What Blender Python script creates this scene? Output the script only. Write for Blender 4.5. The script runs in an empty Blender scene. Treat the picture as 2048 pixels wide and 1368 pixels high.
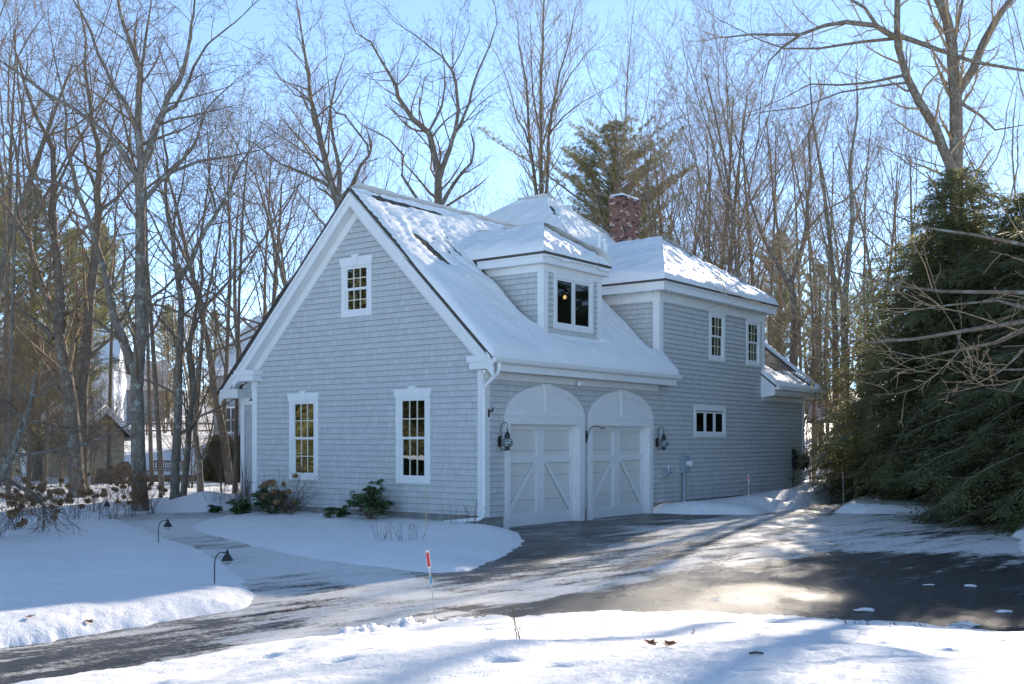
import bpy, bmesh, math, random
import numpy as np
from mathutils import Vector, Matrix
R = math.radians
scene = bpy.context.scene
COL = scene.collection
FPX, HOR, HC = 2160.0, 882.0, 1.83          # focal length and horizon in photo pixels, eye height
_n = math.hypot(.606, .795)
UA = (.606/_n, .795/_n); VA = (-UA[1], UA[0])  # house axes in plan
CO = (-.57, 22.0)                              # garage corner of the house
SUN_AZ, SUN_EL = 23.6, 21.3

def W(u, v, z=0.0):
    return Vector((CO[0]+u*UA[0]+v*VA[0], CO[1]+u*UA[1]+v*VA[1], z))
def at(px, py, Y):
    "point of the place seen at that photo pixel, Y metres ahead of the lens"
    return Vector(((px-1024)/FPX*Y, Y, HC+(HOR-py)/FPX*Y))
def gx(px, Y): return (px-1024)/FPX*Y

# ------------------------------------------------------------------ noise
def _hash(i, j, s):
    h = (i.astype(np.int64)*374761393 + j.astype(np.int64)*668265263 + s*974634777) & 0xffffffff
    h = ((h ^ (h >> 13))*1274126177) & 0xffffffff
    return ((h ^ (h >> 16)) & 0xffffff)/float(0xffffff)
def vnoise(x, y, s=0):
    x = np.asarray(x, float); y = np.asarray(y, float)
    i = np.floor(x); j = np.floor(y); fx = x-i; fy = y-j
    fx = fx*fx*(3-2*fx); fy = fy*fy*(3-2*fy)
    a = _hash(i, j, s); b = _hash(i+1, j, s); c = _hash(i, j+1, s); d = _hash(i+1, j+1, s)
    return (a*(1-fx)+b*fx)*(1-fy)+(c*(1-fx)+d*fx)*fy - .5
def fbm(x, y, s=0, o=4):
    t = 0; a = 1
    for k in range(o):
        t = t + a*vnoise(x*2**k, y*2**k, s+k*7); a *= .5
    return t
def sstep(a, b, x):
    t = np.clip((x-a)/(b-a), 0, 1); return t*t*(3-2*t)

# ------------------------------------------------------------------ materials
def new_mat(name):
    m = bpy.data.materials.new(name); m.use_nodes = True
    nt = m.node_tree; nt.nodes.clear()
    out = nt.nodes.new('ShaderNodeOutputMaterial')
    return m, nt, out
class NT:
    def __init__(s, name):
        s.m, s.nt, s.out = new_mat(name)
    def n(s, t, **kw):
        nd = s.nt.nodes.new('ShaderNode'+t)
        for k, v in kw.items():
            if k.startswith('_'): setattr(nd, k[1:], v)
            else:
                key = int(k[1:]) if (k[0] == 'i' and k[1:].isdigit()) else k.replace('_', ' ')
                s.set(nd.inputs[key], v)
        return nd
    def set(s, sock, v):
        if isinstance(v, bpy.types.NodeSocket): s.nt.links.new(v, sock)
        elif isinstance(v, tuple) and len(v) == 3 and sock.type == 'RGBA': sock.default_value = (*v, 1)
        else: sock.default_value = v
    def math(s, op, a, b=0.0, c=None):
        nd = s.nt.nodes.new('ShaderNodeMath'); nd.operation = op
        s.set(nd.inputs[0], a); s.set(nd.inputs[1], b)
        if c is not None: s.set(nd.inputs[2], c)
        return nd.outputs[0]
    def mix(s, f, a, b):
        nd = s.nt.nodes.new('ShaderNodeMix'); nd.data_type = 'RGBA'
        s.set(nd.inputs[0], f); s.set(nd.inputs[6], a); s.set(nd.inputs[7], b)
        return nd.outputs[2]
    def ramp(s, f, stops):
        nd = s.nt.nodes.new('ShaderNodeValToRGB'); s.set(nd.inputs[0], f)
        e = nd.color_ramp.elements
        while len(e) < len(stops): e.new(.5)
        for k, (p, c) in enumerate(stops):
            e[k].position = p; e[k].color = (c, c, c, 1) if not isinstance(c, tuple) else (*c, 1)
        return nd.outputs[0]
    def noise(s, vec, scale, detail=3, rough=.5):
        nd = s.n('TexNoise', Scale=scale, Detail=detail, Roughness=rough)
        if vec is not None: s.set(nd.inputs['Vector'], vec)
        return nd.outputs['Fac']
    def coord(s, which='Object'):
        return s.nt.nodes.new('ShaderNodeTexCoord').outputs[which]
    def mapv(s, vec, scale=(1, 1, 1), rot=(0, 0, 0)):
        nd = s.nt.nodes.new('ShaderNodeMapping'); s.set(nd.inputs[0], vec)
        nd.inputs['Scale'].default_value = scale; nd.inputs['Rotation'].default_value = rot
        return nd.outputs[0]
    def bump(s, h, strength=.5, dist=.02):
        nd = s.n('Bump', Strength=strength, Distance=dist, Height=h); return nd.outputs[0]
    def pbsdf(s, col, rough=.6, normal=None, spec=.5, **kw):
        nd = s.n('BsdfPrincipled', Base_Color=col, Roughness=rough)
        nd.inputs['Specular IOR Level'].default_value = spec
        if normal is not None: s.set(nd.inputs['Normal'], normal)
        for k, v in kw.items(): s.set(nd.inputs[k.replace('_', ' ')], v)
        return nd.outputs[0]
    def done(s, sh):
        s.nt.links.new(sh, s.out.inputs[0]); return s.m

def m_plain(name, col, rough=.6, var=.12, scale=6, bump=.15, metal=0.0, spec=.5):
    t = NT(name); c = t.coord()
    n = t.noise(c, scale, 4)
    col2 = tuple(x*(1-var*2) for x in col)
    cc = t.mix(t.ramp(n, [(.3, 0.0), (.7, 1.0)]), col2, col)
    return t.done(t.pbsdf(cc, rough, t.bump(t.noise(c, scale*12, 2), bump, .01), spec, Metallic=metal))

def m_snow(name, grain=1.0, tint=(.90, .89, .875)):
    t = NT(name); c = t.coord()
    h = t.math('ADD', t.math('MULTIPLY', t.noise(c, 2.2, 5, .6), 1.4), t.math('MULTIPLY', t.noise(c, 38, 3, .7), .35*grain))
    n1 = t.noise(c, 1.1, 4)
    col = t.mix(t.ramp(n1, [(.3, 0.0), (.7, 1.0)]), tuple(x*.965 for x in tint), tint)
    return t.done(t.pbsdf(col, .55, t.bump(h, .6, .05), .15))

def m_shingle(name, col, dirt=True):
    "painted cedar shingles: random-width seams in each course (the courses themselves are modelled)"
    t = NT(name); uv = t.coord('UV')
    sx = t.n('SeparateXYZ', Vector=uv)
    row = t.math('FLOOR', t.math('DIVIDE', sx.outputs[1], COURSE))
    wn = t.n('TexWhiteNoise', _noise_dimensions='1D', W=row).outputs['Value']
    w = t.math('ADD', t.math('DIVIDE', sx.outputs[0], .17), t.math('MULTIPLY', wn, 57.0))
    vo = t.n('TexVoronoi', _voronoi_dimensions='1D', _feature='DISTANCE_TO_EDGE', W=w, Scale=1.0, Randomness=.8).outputs['Distance']
    vc = t.n('TexVoronoi', _voronoi_dimensions='1D', _feature='F1', W=w, Scale=1.0, Randomness=.8).outputs['Color']
    seam = t.ramp(vo, [(.0, 0.0), (.03, 1.0)])
    pc = t.n('SeparateColor', Color=vc).outputs[0]
    grain = t.noise(t.mapv(uv, (90, 5, 1)), 1, 3)
    big = t.noise(t.coord(), .55, 4)
    c1 = t.mix(pc, tuple(x*.93 for x in col), tuple(min(1, x*1.05) for x in col))
    c1 = t.mix(t.math('MULTIPLY', t.ramp(grain, [(.35, 0.0), (.75, 1.0)]), .22), c1, tuple(x*.8 for x in col))
    c1 = t.mix(t.math('MULTIPLY', t.ramp(big, [(.4, 0.0), (.75, 1.0)]), .2), c1, (col[0]*.95, col[1]*.92, col[2]*.84))
    c1 = t.mix(seam, tuple(x*.5 for x in col), c1)
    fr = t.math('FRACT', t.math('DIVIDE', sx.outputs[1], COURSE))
    c1 = t.mix(t.ramp(fr, [(.0, 1.0), (.02, 1.0), (.07, 0.0)]), c1, tuple(x*.46 for x in col))   # course shadow line painted into the colour along the butt edges
    if dirt:
        ev = t.math('MULTIPLY', t.ramp(t.noise(t.mapv(uv, (5, .35, 1)), 1.5, 5, .7), [(.5, 0.0), (.8, 1.0)]), .22)
        c1 = t.mix(ev, c1, (.30, .30, .28))   # weather streaks
    if dirt:   # splash-back dirt and mildew low on the walls
        sp = t.math('MULTIPLY', t.ramp(sx.outputs[1], [(.28, 1.0), (.9, 0.0)]), t.ramp(t.noise(t.mapv(uv, (2.5, .9, 1)), 1.2, 4), [(.35, 0.0), (.7, 1.0)]))
        c1 = t.mix(t.math('MULTIPLY', sp, .35), c1, (.27, .26, .22))
    h = t.math('ADD', t.math('MULTIPLY', seam, .6), t.math('MULTIPLY', grain, .25))
    return t.done(t.pbsdf(c1, .62, t.bump(h, .6, .008), .35))

def m_bark(name, a, b, lichen=None, scale=3.0):
    t = NT(name); c = t.coord()
    st = t.noise(t.mapv(c, (7, 7, 1.1)), scale, 5, .65)
    col = t.mix(t.ramp(st, [(.3, 0.0), (.7, 1.0)]), a, b)
    if lichen:
        col = t.mix(t.ramp(t.noise(c, 5.5, 5, .7), [(.53, 0.0), (.62, 1.0)]), col, lichen)
    return t.done(t.pbsdf(col, .9, t.bump(st, .9, .04), .2))

def m_leaf(name, a, b, trans=.35, scale=1.5, rough=.6):
    t = NT(name); c = t.coord()
    n = t.ramp(t.noise(c, scale, 4), [(.32, 0.0), (.68, 1.0)])
    col = t.mix(n, a, b)
    p = t.pbsdf(col, rough, None, .35)
    tr = t.n('BsdfTranslucent', Color=t.mix(.5, col, b)).outputs[0]
    mx = t.n('MixShader', Fac=trans, i1=p, i2=tr)
    return t.done(mx.outputs[0])

def m_glass(name):
    t = NT(name); c = t.coord()
    nrm = t.bump(t.noise(c, 1.6, 2), .03, .05)
    fr = t.n('LayerWeight', Blend=.45).outputs['Fresnel']
    f = t.math('ADD', t.math('MULTIPLY', fr, .5), .06)
    gl = t.n('BsdfGlossy', Color=(.95, .97, 1.0), Roughness=.01, Normal=nrm).outputs[0]
    tr = t.n('BsdfTransparent', Color=(.72, .78, .74)).outputs[0]
    return t.done(t.n('MixShader', Fac=t.math('MINIMUM', f, 1.0), i1=tr, i2=gl).outputs[0])

COURSE = .125
M = {}
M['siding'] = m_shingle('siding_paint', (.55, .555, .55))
M['trim'] = m_plain('white_trim_paint', (.80, .795, .78), .45, .03, 3, .05)
def m_door():
    t = NT('garage_door_paint'); c = t.coord(); sx = t.n('SeparateXYZ', Vector=c)
    d = t.math('MULTIPLY', t.ramp(sx.outputs[2], [(.03, 1.0), (.42, 0.0)]), t.ramp(t.noise(t.mapv(c, (3, 1, 1.2)), 2.2, 5, .7), [(.35, 0.0), (.7, 1.0)]))
    col = t.mix(t.math('MULTIPLY', d, .55), (.70, .68, .64), (.36, .33, .29))
    return t.done(t.pbsdf(col, .5, t.bump(t.noise(t.mapv(c, (2, 2, 40)), 4, 2), .06, .01), .4))
M['door'] = m_door()
M['concrete'] = m_plain('foundation_concrete', (.30, .29, .275), .85, .2, 4, .4)
M['black'] = m_plain('black_iron', (.018, .019, .02), .45, .1, 10, .1)
M['curtain'] = m_plain('pale_curtain', (.55, .55, .50), .9, .1, 3, 0)
M['interior'] = m_plain('dark_interior', (.05, .045, .04), .9, .2, 1, 0)
M['snow'] = m_snow('snow', 1.0)
M['roofsnow'] = m_snow('roof_snow', 1.6)
M['glass'] = m_glass('window_glass')
M['muntin'] = m_plain('muntin_bars', (.72, .66, .50), .5, .05, 3, 0)
M['navy'] = m_plain('navy_canopy', (.02, .035, .06), .5, .1, 3, .1)
M['plastic'] = m_plain('white_plastic', (.75, .75, .74), .35, .02, 3, 0)
M['pole'] = m_plain('marker_pole', (.72, .68, .62), .4, .05, 3, 0)
M['yellowpole'] = m_plain('marker_yellow', (.62, .42, .16), .4, .05, 3, 0)
M['red'] = m_plain('red_reflector', (.55, .02, .02), .3, .05, 3, 0)
M['blue'] = m_plain('blue_band', (.08, .38, .62), .4, .05, 3, 0)
M['grayconduit'] = m_plain('painted_conduit', (.30, .36, .40), .5, .05, 4, .1)
M['metal'] = m_plain('grey_metal', (.42, .42, .42), .4, .1, 5, .1, .6)
M['twig'] = m_bark('twig_bark', (.13, .095, .065), (.30, .22, .155), None, 2)
M['twig2'] = m_bark('grey_twig_bark', (.23, .165, .10), (.46, .335, .21), None, 2)
M['bark'] = m_bark('oak_bark', (.095, .078, .062), (.27, .22, .175), (.32, .34, .29))
M['bark2'] = m_bark('maple_bark', (.09, .07, .055), (.25, .195, .15), (.26, .27, .23))
M['bark3'] = m_bark('forest_bark', (.10, .082, .065), (.26, .21, .16), (.24, .25, .2))
M['hemlock'] = m_leaf('hemlock_needles', (.10, .115, .052), (.23, .22, .09), .5, 1.1)
M['olive'] = m_leaf('sunny_hemlock_needles', (.15, .16, .07), (.32, .31, .13), .6, 1.1)  # lighter, yellower copy of the hemlock needles, sunlight put into the colour
M['pine'] = m_leaf('pine_needles', (.10, .13, .055), (.26, .26, .11), .5, .5)
M['rhodo'] = m_leaf('rhododendron_leaf', (.05, .10, .035), (.11, .18, .065), .25, 6, .35)
M['dried'] = m_leaf('dried_flower', (.26, .15, .075), (.50, .33, .18), .45, 5, .8)
M['deadleaf'] = m_leaf('dead_leaf', (.14, .05, .025), (.26, .11, .05), .2, 20, .7)
M['stem'] = m_bark('dry_stem', (.11, .07, .05), (.22, .14, .10), None, 4)
M['wood'] = m_plain('weathered_wood', (.22, .16, .11), .8, .2, 4, .4)
M['tan'] = m_plain('tan_siding', (.46, .37, .25), .8, .08, 2, .2)
M['whitehouse'] = m_plain('white_clapboard', (.66, .67, .69), .7, .05, 2, .2)
M['greyhouse'] = m_plain('grey_clapboard', (.36, .37, .39), .7, .08, 2, .2)
def m_brick():
    t = NT('chimney_brick'); uv = t.coord('UV')
    br = t.n('TexBrick', Vector=uv, Color1=(.22, .075, .05), Color2=(.11, .042, .032), Mortar=(.24, .20, .17), Scale=1.0, Mortar_Size=.007, Bias=-.1, Brick_Width=.2, Row_Height=.067)
    br.inputs['Mortar Smooth'].default_value = .2
    sx = t.n('SeparateXYZ', Vector=uv)
    row = t.math('FLOOR', t.math('DIVIDE', sx.outputs[1], .067))
    odd = t.math('MULTIPLY', t.math('MODULO', row, 2.0), .5)
    colm = t.math('FLOOR', t.math('ADD', t.math('DIVIDE', sx.outputs[0], .2), odd))
    cmb = t.n('CombineXYZ', X=row, Y=colm)
    wn = t.n('TexWhiteNoise', Vector=cmb.outputs[0]).outputs['Value']
    c = t.mix(t.ramp(wn, [(.78, 0.0), (.80, 1.0)]), br.outputs['Color'], (.05, .03, .03))
    c = t.mix(t.ramp(wn, [(.10, 1.0), (.12, 0.0)]), c, (.42, .30, .25))
    wh = t.ramp(t.noise(t.coord(), 5, 5, .7), [(.50, 0.0), (.75, 1.0)])
    c = t.mix(t.math('MULTIPLY', wh, .30), c, (.48, .42, .38))
    return t.done(t.pbsdf(c, .85, t.bump(br.outputs['Fac'], -.6, .01), .2))
M['brick'] = m_brick()
def m_asphalt_roof():
    t = NT('roof_shingles'); uv = t.coord('UV')
    br = t.n('TexBrick', Vector=uv, Color1=(.10, .088, .075), Color2=(.065, .056, .048), Mortar=(.02, .02, .02), Scale=1.0, Mortar_Size=.008, Brick_Width=.3, Row_Height=.14)
    n = t.noise(t.coord(), 60, 3)
    c = t.mix(t.math('MULTIPLY', n, .35), br.outputs['Color'], (.18, .16, .14))
    return t.done(t.pbsdf(c, .9, t.bump(br.outputs['Fac'], -.5, .01), .2))
M['roof'] = m_asphalt_roof()
def m_emit():
    t = NT('lit_bulb'); e = t.n('Emission', Color=(1.0, .66, .25), Strength=.22)
    return t.done(e.outputs[0])
M['bulb'] = m_emit()
def m_drive():
    "wet asphalt under streaks of packed snow and grit; snow_cover is where ploughing left it"
    t = NT('wet_asphalt_and_packed_snow'); c = t.coord()
    cov = t.n('Attribute', _attribute_name='snow_cover').outputs['Fac']
    ang = math.atan2(.69, .72)
    rc = t.mapv(t.mapv(c, (1, 1, 1), (0, 0, -ang)), (.55, 3.2, 1))
    rc2 = t.mapv(t.mapv(c, (1, 1, 1), (0, 0, -ang)), (2.0, 9.0, 1))
    n1 = t.noise(rc, 1.0, 6, .62); n2 = t.noise(rc2, 1.0, 5, .7); n3 = t.noise(c, 26, 4, .75)
    n4 = t.noise(c, 60, 3, .8); n3 = t.noise(c, 13, 4, .75)
    n = t.math('ADD', t.math('ADD', t.math('MULTIPLY', n1, .34), t.math('MULTIPLY', n2, .24)), t.math('ADD', t.math('MULTIPLY', n3, .22), t.math('MULTIPLY', n4, .20)))
    v = t.math('ADD', t.math('SUBTRACT', cov, .31), t.math('MULTIPLY', t.math('SUBTRACT', n, .5), 4.2))
    snowm = t.ramp(v, [(.0, 0.0), (.16, 1.0)])
    ice = t.math('MULTIPLY', t.ramp(v, [(.0, 0.0), (.5, 1.0)]), 1.0)
    grit = t.noise(c, 90, 3, .8)
    asp = t.mix(t.ramp(grit, [(.35, 0.0), (.7, 1.0)]), (.011, .012, .013), (.048, .047, .046))
    sn = t.mix(t.ramp(t.noise(c, 14, 4, .7), [(.35, 0.0), (.65, 1.0)]), (.70, .67, .62), (.88, .87, .85))
    sn = t.mix(ice, (.50, .47, .42), sn)
    col = t.mix(snowm, asp, sn)
    wet = t.ramp(t.noise(c, .55, 4), [(.36, .20), (.66, .40)])
    ro = t.n('Mix', _data_type='FLOAT'); t.set(ro.inputs[0], snowm); t.set(ro.inputs[2], wet); ro.inputs[3].default_value = .5
    h = t.math('ADD', t.math('ADD', t.math('MULTIPLY', grit, .22), t.math('MULTIPLY', snowm, .7)), t.math('MULTIPLY', t.noise(c, 9, 5, .7), .5))
    return t.done(t.pbsdf(col, ro.outputs[0], t.bump(h, .9, .03), .2))
M['drive'] = m_drive()

# ------------------------------------------------------------------ objects
def mark(o, label=None, cat=None, group=None, kind=None):
    for k, v in (('label', label), ('category', cat), ('group', group), ('kind', kind)):
        if v: o[k] = v
    return o
def empty(name, loc=(0, 0, 0), rz=0.0, **kw):
    o = bpy.data.objects.new(name, None); COL.objects.link(o)
    o.location = loc; o.rotation_euler = (0, 0, rz)
    return mark(o, **kw)
def mesh_np(name, verts, faces, mat, parent=None, uv=None, smooth=False, attr=None):
    "verts (n,3); faces: list of arrays, each (m,k)"
    me = bpy.data.meshes.new(name)
    verts = np.asarray(verts, np.float32)
    me.vertices.add(len(verts)); me.vertices.foreach_set('co', verts.ravel())
    fl = [np.asarray(f, np.int32) for f in faces if len(f)]
    loops = np.concatenate([f.ravel() for f in fl]); tot = np.concatenate([np.full(len(f), f.shape[1], np.int32) for f in fl])
    me.loops.add(len(loops)); me.loops.foreach_set('vertex_index', loops)
    me.polygons.add(len(tot)); st = np.zeros(len(tot), np.int32); st[1:] = np.cumsum(tot)[:-1]
    me.polygons.foreach_set('loop_start', st); me.polygons.foreach_set('loop_total', tot)
    me.update(calc_edges=True)
    if uv is not None:
        l = me.uv_layers.new(name='UVMap'); l.data.foreach_set('uv', np.asarray(uv, np.float32)[loops].ravel())
    if attr:
        for k, a in attr.items():
            at_ = me.attributes.new(k, 'FLOAT', 'POINT'); at_.data.foreach_set('value', np.asarray(a, np.float32))
    if smooth: me.polygons.foreach_set('use_smooth', np.ones(len(tot), bool))
    me.materials.append(mat if not isinstance(mat, str) else M[mat])
    o = bpy.data.objects.new(name, me); COL.objects.link(o)
    if parent: o.parent = parent
    return o

class MB:
    def __init__(s): s.v = []; s.f = []; s.uv = []
    def poly(s, pts, uv=None):
        b = len(s.v)
        for k, p in enumerate(pts):
            s.v.append(tuple(p)); s.uv.append(tuple(uv[k]) if uv else (p[0]+p[1], p[2]))
        s.f.append(tuple(range(b, b+len(pts)))); return s
    def box(s, x0, x1, y0, y1, z0, z1):
        p = [(x, y, z) for z in (z0, z1) for y in (y0, y1) for x in (x0, x1)]
        for q in ((0, 2, 3, 1), (4, 5, 7, 6), (0, 1, 5, 4), (2, 6, 7, 3), (0, 4, 6, 2), (1, 3, 7, 5)):
            s.poly([p[i] for i in q])
        return s
    def prism(s, pts, d):
        "pts: planar loop of 3D points, extruded by vector d"
        q = [(a[0]+d[0], a[1]+d[1], a[2]+d[2]) for a in pts]
        s.poly(pts); s.poly(q[::-1])
        for i in range(len(pts)):
            j = (i+1) % len(pts); s.poly([pts[i], q[i], q[j], pts[j]])
        return s
    def tube(s, pts, r, n=8, cap=True):
        pts = [Vector(p) for p in pts]; rs = r if isinstance(r, (list, tuple)) else [r]*len(pts)
        rings = []; up = Vector((.31, .17, .94)).normalized()
        for i, p in enumerate(pts):
            d = (pts[min(i+1, len(pts)-1)]-pts[max(i-1, 0)]).normalized()
            a = d.cross(up)
            if a.length < .1: a = d.cross(Vector((1, 0, 0)))
            a.normalize(); b = d.cross(a)
            rings.append([p+(a*math.cos(2*math.pi*k/n)+b*math.sin(2*math.pi*k/n))*rs[i] for k in range(n)])
        for i in range(len(rings)-1):
            for k in range(n):
                l = (k+1) % n; s.poly([rings[i][k], rings[i][l], rings[i+1][l], rings[i+1][k]])
        if cap: s.poly(rings[0][::-1]); s.poly(rings[-1])
        return s
    def lathe(s, prof, c=(0, 0, 0), n=16):
        "prof: list of (radius, z)"
        for (r0, z0), (r1, z1) in zip(prof, prof[1:]):
            for k in range(n):
                a0 = 2*math.pi*k/n; a1 = 2*math.pi*(k+1)/n
                P = lambda r, a, z: (c[0]+r*math.cos(a), c[1]+r*math.sin(a), c[2]+z)
                q = [P(r0, a0, z0), P(r0, a1, z0), P(r1, a1, z1), P(r1, a0, z1)]
                if r0 < 1e-6: q = [q[0], q[2], q[3]]
                elif r1 < 1e-6: q = q[:3]
                s.poly(q)
        return s
    def build(s, name, mat, parent=None, smooth=False):
        me = bpy.data.meshes.new(name); me.from_pydata(s.v, [], s.f)
        l = me.uv_layers.new(name='UVMap')
        uv = []
        for f in s.f:
            for i in f: uv.extend(s.uv[i])
        l.data.foreach_set('uv', uv)
        me.materials.append(M[mat] if isinstance(mat, str) else mat)
        if smooth:
            me.polygons.foreach_set('use_smooth', [True]*len(me.polygons))
        o = bpy.data.objects.new(name, me); COL.objects.link(o)
        if smooth:
            bm = bmesh.new(); bm.from_mesh(me); bmesh.ops.remove_doubles(bm, verts=bm.verts, dist=1e-4); bm.to_mesh(me); bm.free()
        if parent: o.parent = parent
        return o

# ------------------------------------------------------------------ camera, sun, sky
cam = bpy.data.cameras.new('camera'); co = bpy.data.objects.new('camera', cam); COL.objects.link(co)
co.location = (0, 0, HC); co.rotation_euler = (R(90), 0, 0)
cam.sensor_width = 36; cam.lens = 36*FPX/2048; cam.shift_y = (HOR-684)/2048; cam.clip_end = 3000; cam.clip_start = .05
scene.camera = co
sl = bpy.data.lights.new('sun', 'SUN'); so = bpy.data.objects.new('sun', sl); COL.objects.link(so)
sl.energy = 2.1; sl.angle = R(.6); sl.color = (1.0, .88, .74)
sd = Vector((math.sin(R(SUN_AZ))*math.cos(R(SUN_EL)), math.cos(R(SUN_AZ))*math.cos(R(SUN_EL)), math.sin(R(SUN_EL))))
so.rotation_euler = (-sd).to_track_quat('-Z', 'Y').to_euler()
wd = bpy.data.worlds.new('World'); scene.world = wd; wd.use_nodes = True
nt = wd.node_tree; bg = nt.nodes['Background']
sk = nt.nodes.new('ShaderNodeTexSky'); sk.sky_type = 'NISHITA'; sk.sun_disc = False
sk.sun_elevation = R(SUN_EL); sk.sun_rotation = R(SUN_AZ); sk.altitude = 100; sk.air_density = .35; sk.dust_density = 0; sk.ozone_density = 5.2
wb = nt.nodes.new('ShaderNodeMix'); wb.data_type = 'RGBA'; wb.blend_type = 'MULTIPLY'; wb.inputs[0].default_value = 1
wb.inputs[7].default_value = (1.38, 1.02, .70, 1)   # the photo's daylight white balance
nt.links.new(sk.outputs[0], wb.inputs[6]); nt.links.new(wb.outputs[2], bg.inputs[0]); bg.inputs[1].default_value = .118
scene.view_settings.view_transform = 'Standard'; scene.view_settings.look = 'None'
scene.view_settings.exposure = 2.5; scene.view_settings.gamma = 1
# ------------------------------------------------------------------ the house
HROT = math.atan2(UA[1], UA[0])
house = empty('shingled_house', (CO[0], CO[1], 0), HROT, label='grey-blue shingled house with two arched garage doors, white trim and snow on its roofs', cat='house')
ZE = 3.53; SL = .97; RV = 3.60; ZR = ZE+SL*(RV+.44)      # garage roof: deck height at the eave edge, pitch, ridge
LW = 7.20                                               # gable wall depth
def roofz(v): return ZE+SL*(min(v, 2*RV-v)+.44)

def siding(plane, poly, holes, name='wall', z_off=0.0):
    """courses of overlapping shingles on a wall; plane(s, o, z) gives the 3D point, poly = (s,z) convex outline, holes = (s0,s1,z0,z1)"""
    V = []; F = []; UV = []
    zmin = min(p[1] for p in poly); zmax = max(p[1] for p in poly)
    cuts = set()
    k0 = math.floor(zmin/COURSE); k1 = math.ceil(zmax/COURSE)
    for k in range(k0, k1+1): cuts.add(round(k*COURSE, 5))
    for h in holes: cuts.add(round(h[2], 5)); cuts.add(round(h[3], 5))
    for p in poly: cuts.add(round(p[1], 5))
    cuts = sorted(c for c in cuts if zmin-1e-6 <= c <= zmax+1e-6)
    def span(z):
        xs = []
        for (a, b) in zip(poly, poly[1:]+poly[:1]):
            if abs(a[1]-b[1]) < 1e-9:
                if abs(a[1]-z) < 1e-6: xs += [a[0], b[0]]
            elif min(a[1], b[1])-1e-9 <= z <= max(a[1], b[1])+1e-9:
                xs.append(a[0]+(b[0]-a[0])*(z-a[1])/(b[1]-a[1]))
        return (min(xs), max(xs)) if xs else None
    def off(z, k): return .004+.024*(1-(z-k*COURSE)/COURSE)
    def quad(pts, uv):
        b = len(V); V.extend(pts); UV.extend(uv); F.append((b, b+1, b+2, b+3))
    for z0, z1 in zip(cuts, cuts[1:]):
        if z1-z0 < 1e-4: continue
        k = math.floor((z0+z1)/2/COURSE)
        e = 1e-6
        a0, b0 = span(z0+e); a1, b1 = span(z1-e)
        zm = (z0+z1)/2; am, bm_ = (a0+a1)/2, (b0+b1)/2
        cut = sorted((h[0], h[1]) for h in holes if h[2] <= zm <= h[3] and h[1] > am and h[0] < bm_)
        segs = []; l0, l1 = a0, a1
        for h in cut:
            if h[0] > max(l0, l1): segs.append((l0, h[0], l1, h[0]))
            l0 = l1 = h[1]
        if min(b0, b1) > min(l0, l1) or max(b0, b1) > max(l0, l1): segs.append((l0, b0, l1, b1))
        o0, o1 = off(z0, k), off(z1, k)
        for (p0, q0, p1, q1) in segs:
            quad([plane(p0, o0, z0), plane(q0, o0, z0), plane(q1, o1, z1), plane(p1, o1, z1)],
                 [(p0, z0+.001), (q0, z0+.001), (q1, z1-.001), (p1, z1-.001)])
            if abs(z0-k*COURSE) < 1e-4:   # butt edge of the course
                quad([plane(p0, .003, z0), plane(q0, .003, z0), plane(q0, o0, z0), plane(p0, o0, z0)],
                     [(p0, z0+.001), (q0, z0+.001), (q0, z0+.002), (p0, z0+.002)])
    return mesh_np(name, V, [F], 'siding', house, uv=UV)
P_gable = lambda s, o, z: (-o, s, z)
P_front = lambda s, o, z: (s, -o, z)

# openings
WG = [(1.44, 2.43, .92, 2.86), (4.89, 5.88, .92, 2.86), (3.17, 4.12, 4.62, 5.86)]     # gable windows, outside of casing
WF = [(9.91, 10.86, 4.06, 5.42), (12.27, 13.22, 4.06, 5.42), (9.02, 10.90, 1.94, 2.76)]
DO = [(.82, 3.45, -.02, 2.19), (3.98, 6.61, -.02, 2.19)]
def inset(w, a=.10): return (w[0]+a, w[1]-a, w[2]+a, w[3]-a)
holes_g = [inset(w) for w in WG]
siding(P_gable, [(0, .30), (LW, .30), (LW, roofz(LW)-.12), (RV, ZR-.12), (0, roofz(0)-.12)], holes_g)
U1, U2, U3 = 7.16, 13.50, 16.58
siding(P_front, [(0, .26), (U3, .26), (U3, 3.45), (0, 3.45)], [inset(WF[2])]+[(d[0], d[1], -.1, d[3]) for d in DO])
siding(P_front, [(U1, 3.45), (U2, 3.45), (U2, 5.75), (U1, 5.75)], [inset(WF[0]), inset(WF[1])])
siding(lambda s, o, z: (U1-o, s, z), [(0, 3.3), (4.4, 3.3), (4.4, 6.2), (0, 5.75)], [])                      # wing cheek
# dormer
DU0, DU1, DV = 2.36, 4.66, .20
WD = (2.72, 4.33, 4.36, 5.62)
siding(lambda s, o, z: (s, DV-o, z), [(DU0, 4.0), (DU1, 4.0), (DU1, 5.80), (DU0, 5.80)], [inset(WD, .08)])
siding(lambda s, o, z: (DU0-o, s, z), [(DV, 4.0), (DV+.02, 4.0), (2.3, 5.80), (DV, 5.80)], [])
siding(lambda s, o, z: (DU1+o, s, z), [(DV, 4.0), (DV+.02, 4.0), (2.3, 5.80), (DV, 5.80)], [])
# unseen backs so that the house is closed from the side as well
m = MB()
m.poly([(0, LW, 0), (7.2, LW, 0), (7.2, LW, 3.45), (0, LW, 3.45)]); m.poly([(U2, 0, 3.4), (U2, 6, 3.4), (U2, 6, 6), (U2, 0, 5.75)])
m.poly([(U3, 0, 0), (U3, 12, 0), (U3, 12, 3.5), (U3, 0, 3.5)]); m.poly([(7.2, LW, 0), (7.2, 14, 0), (7.2, 14, 5.9), (7.2, LW, 5.9)])
m.poly([(7.2, 14, 0), (U3, 14, 0), (U3, 14, 5.9), (7.2, 14, 5.9)])
m.build('wall', 'siding', house)
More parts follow.
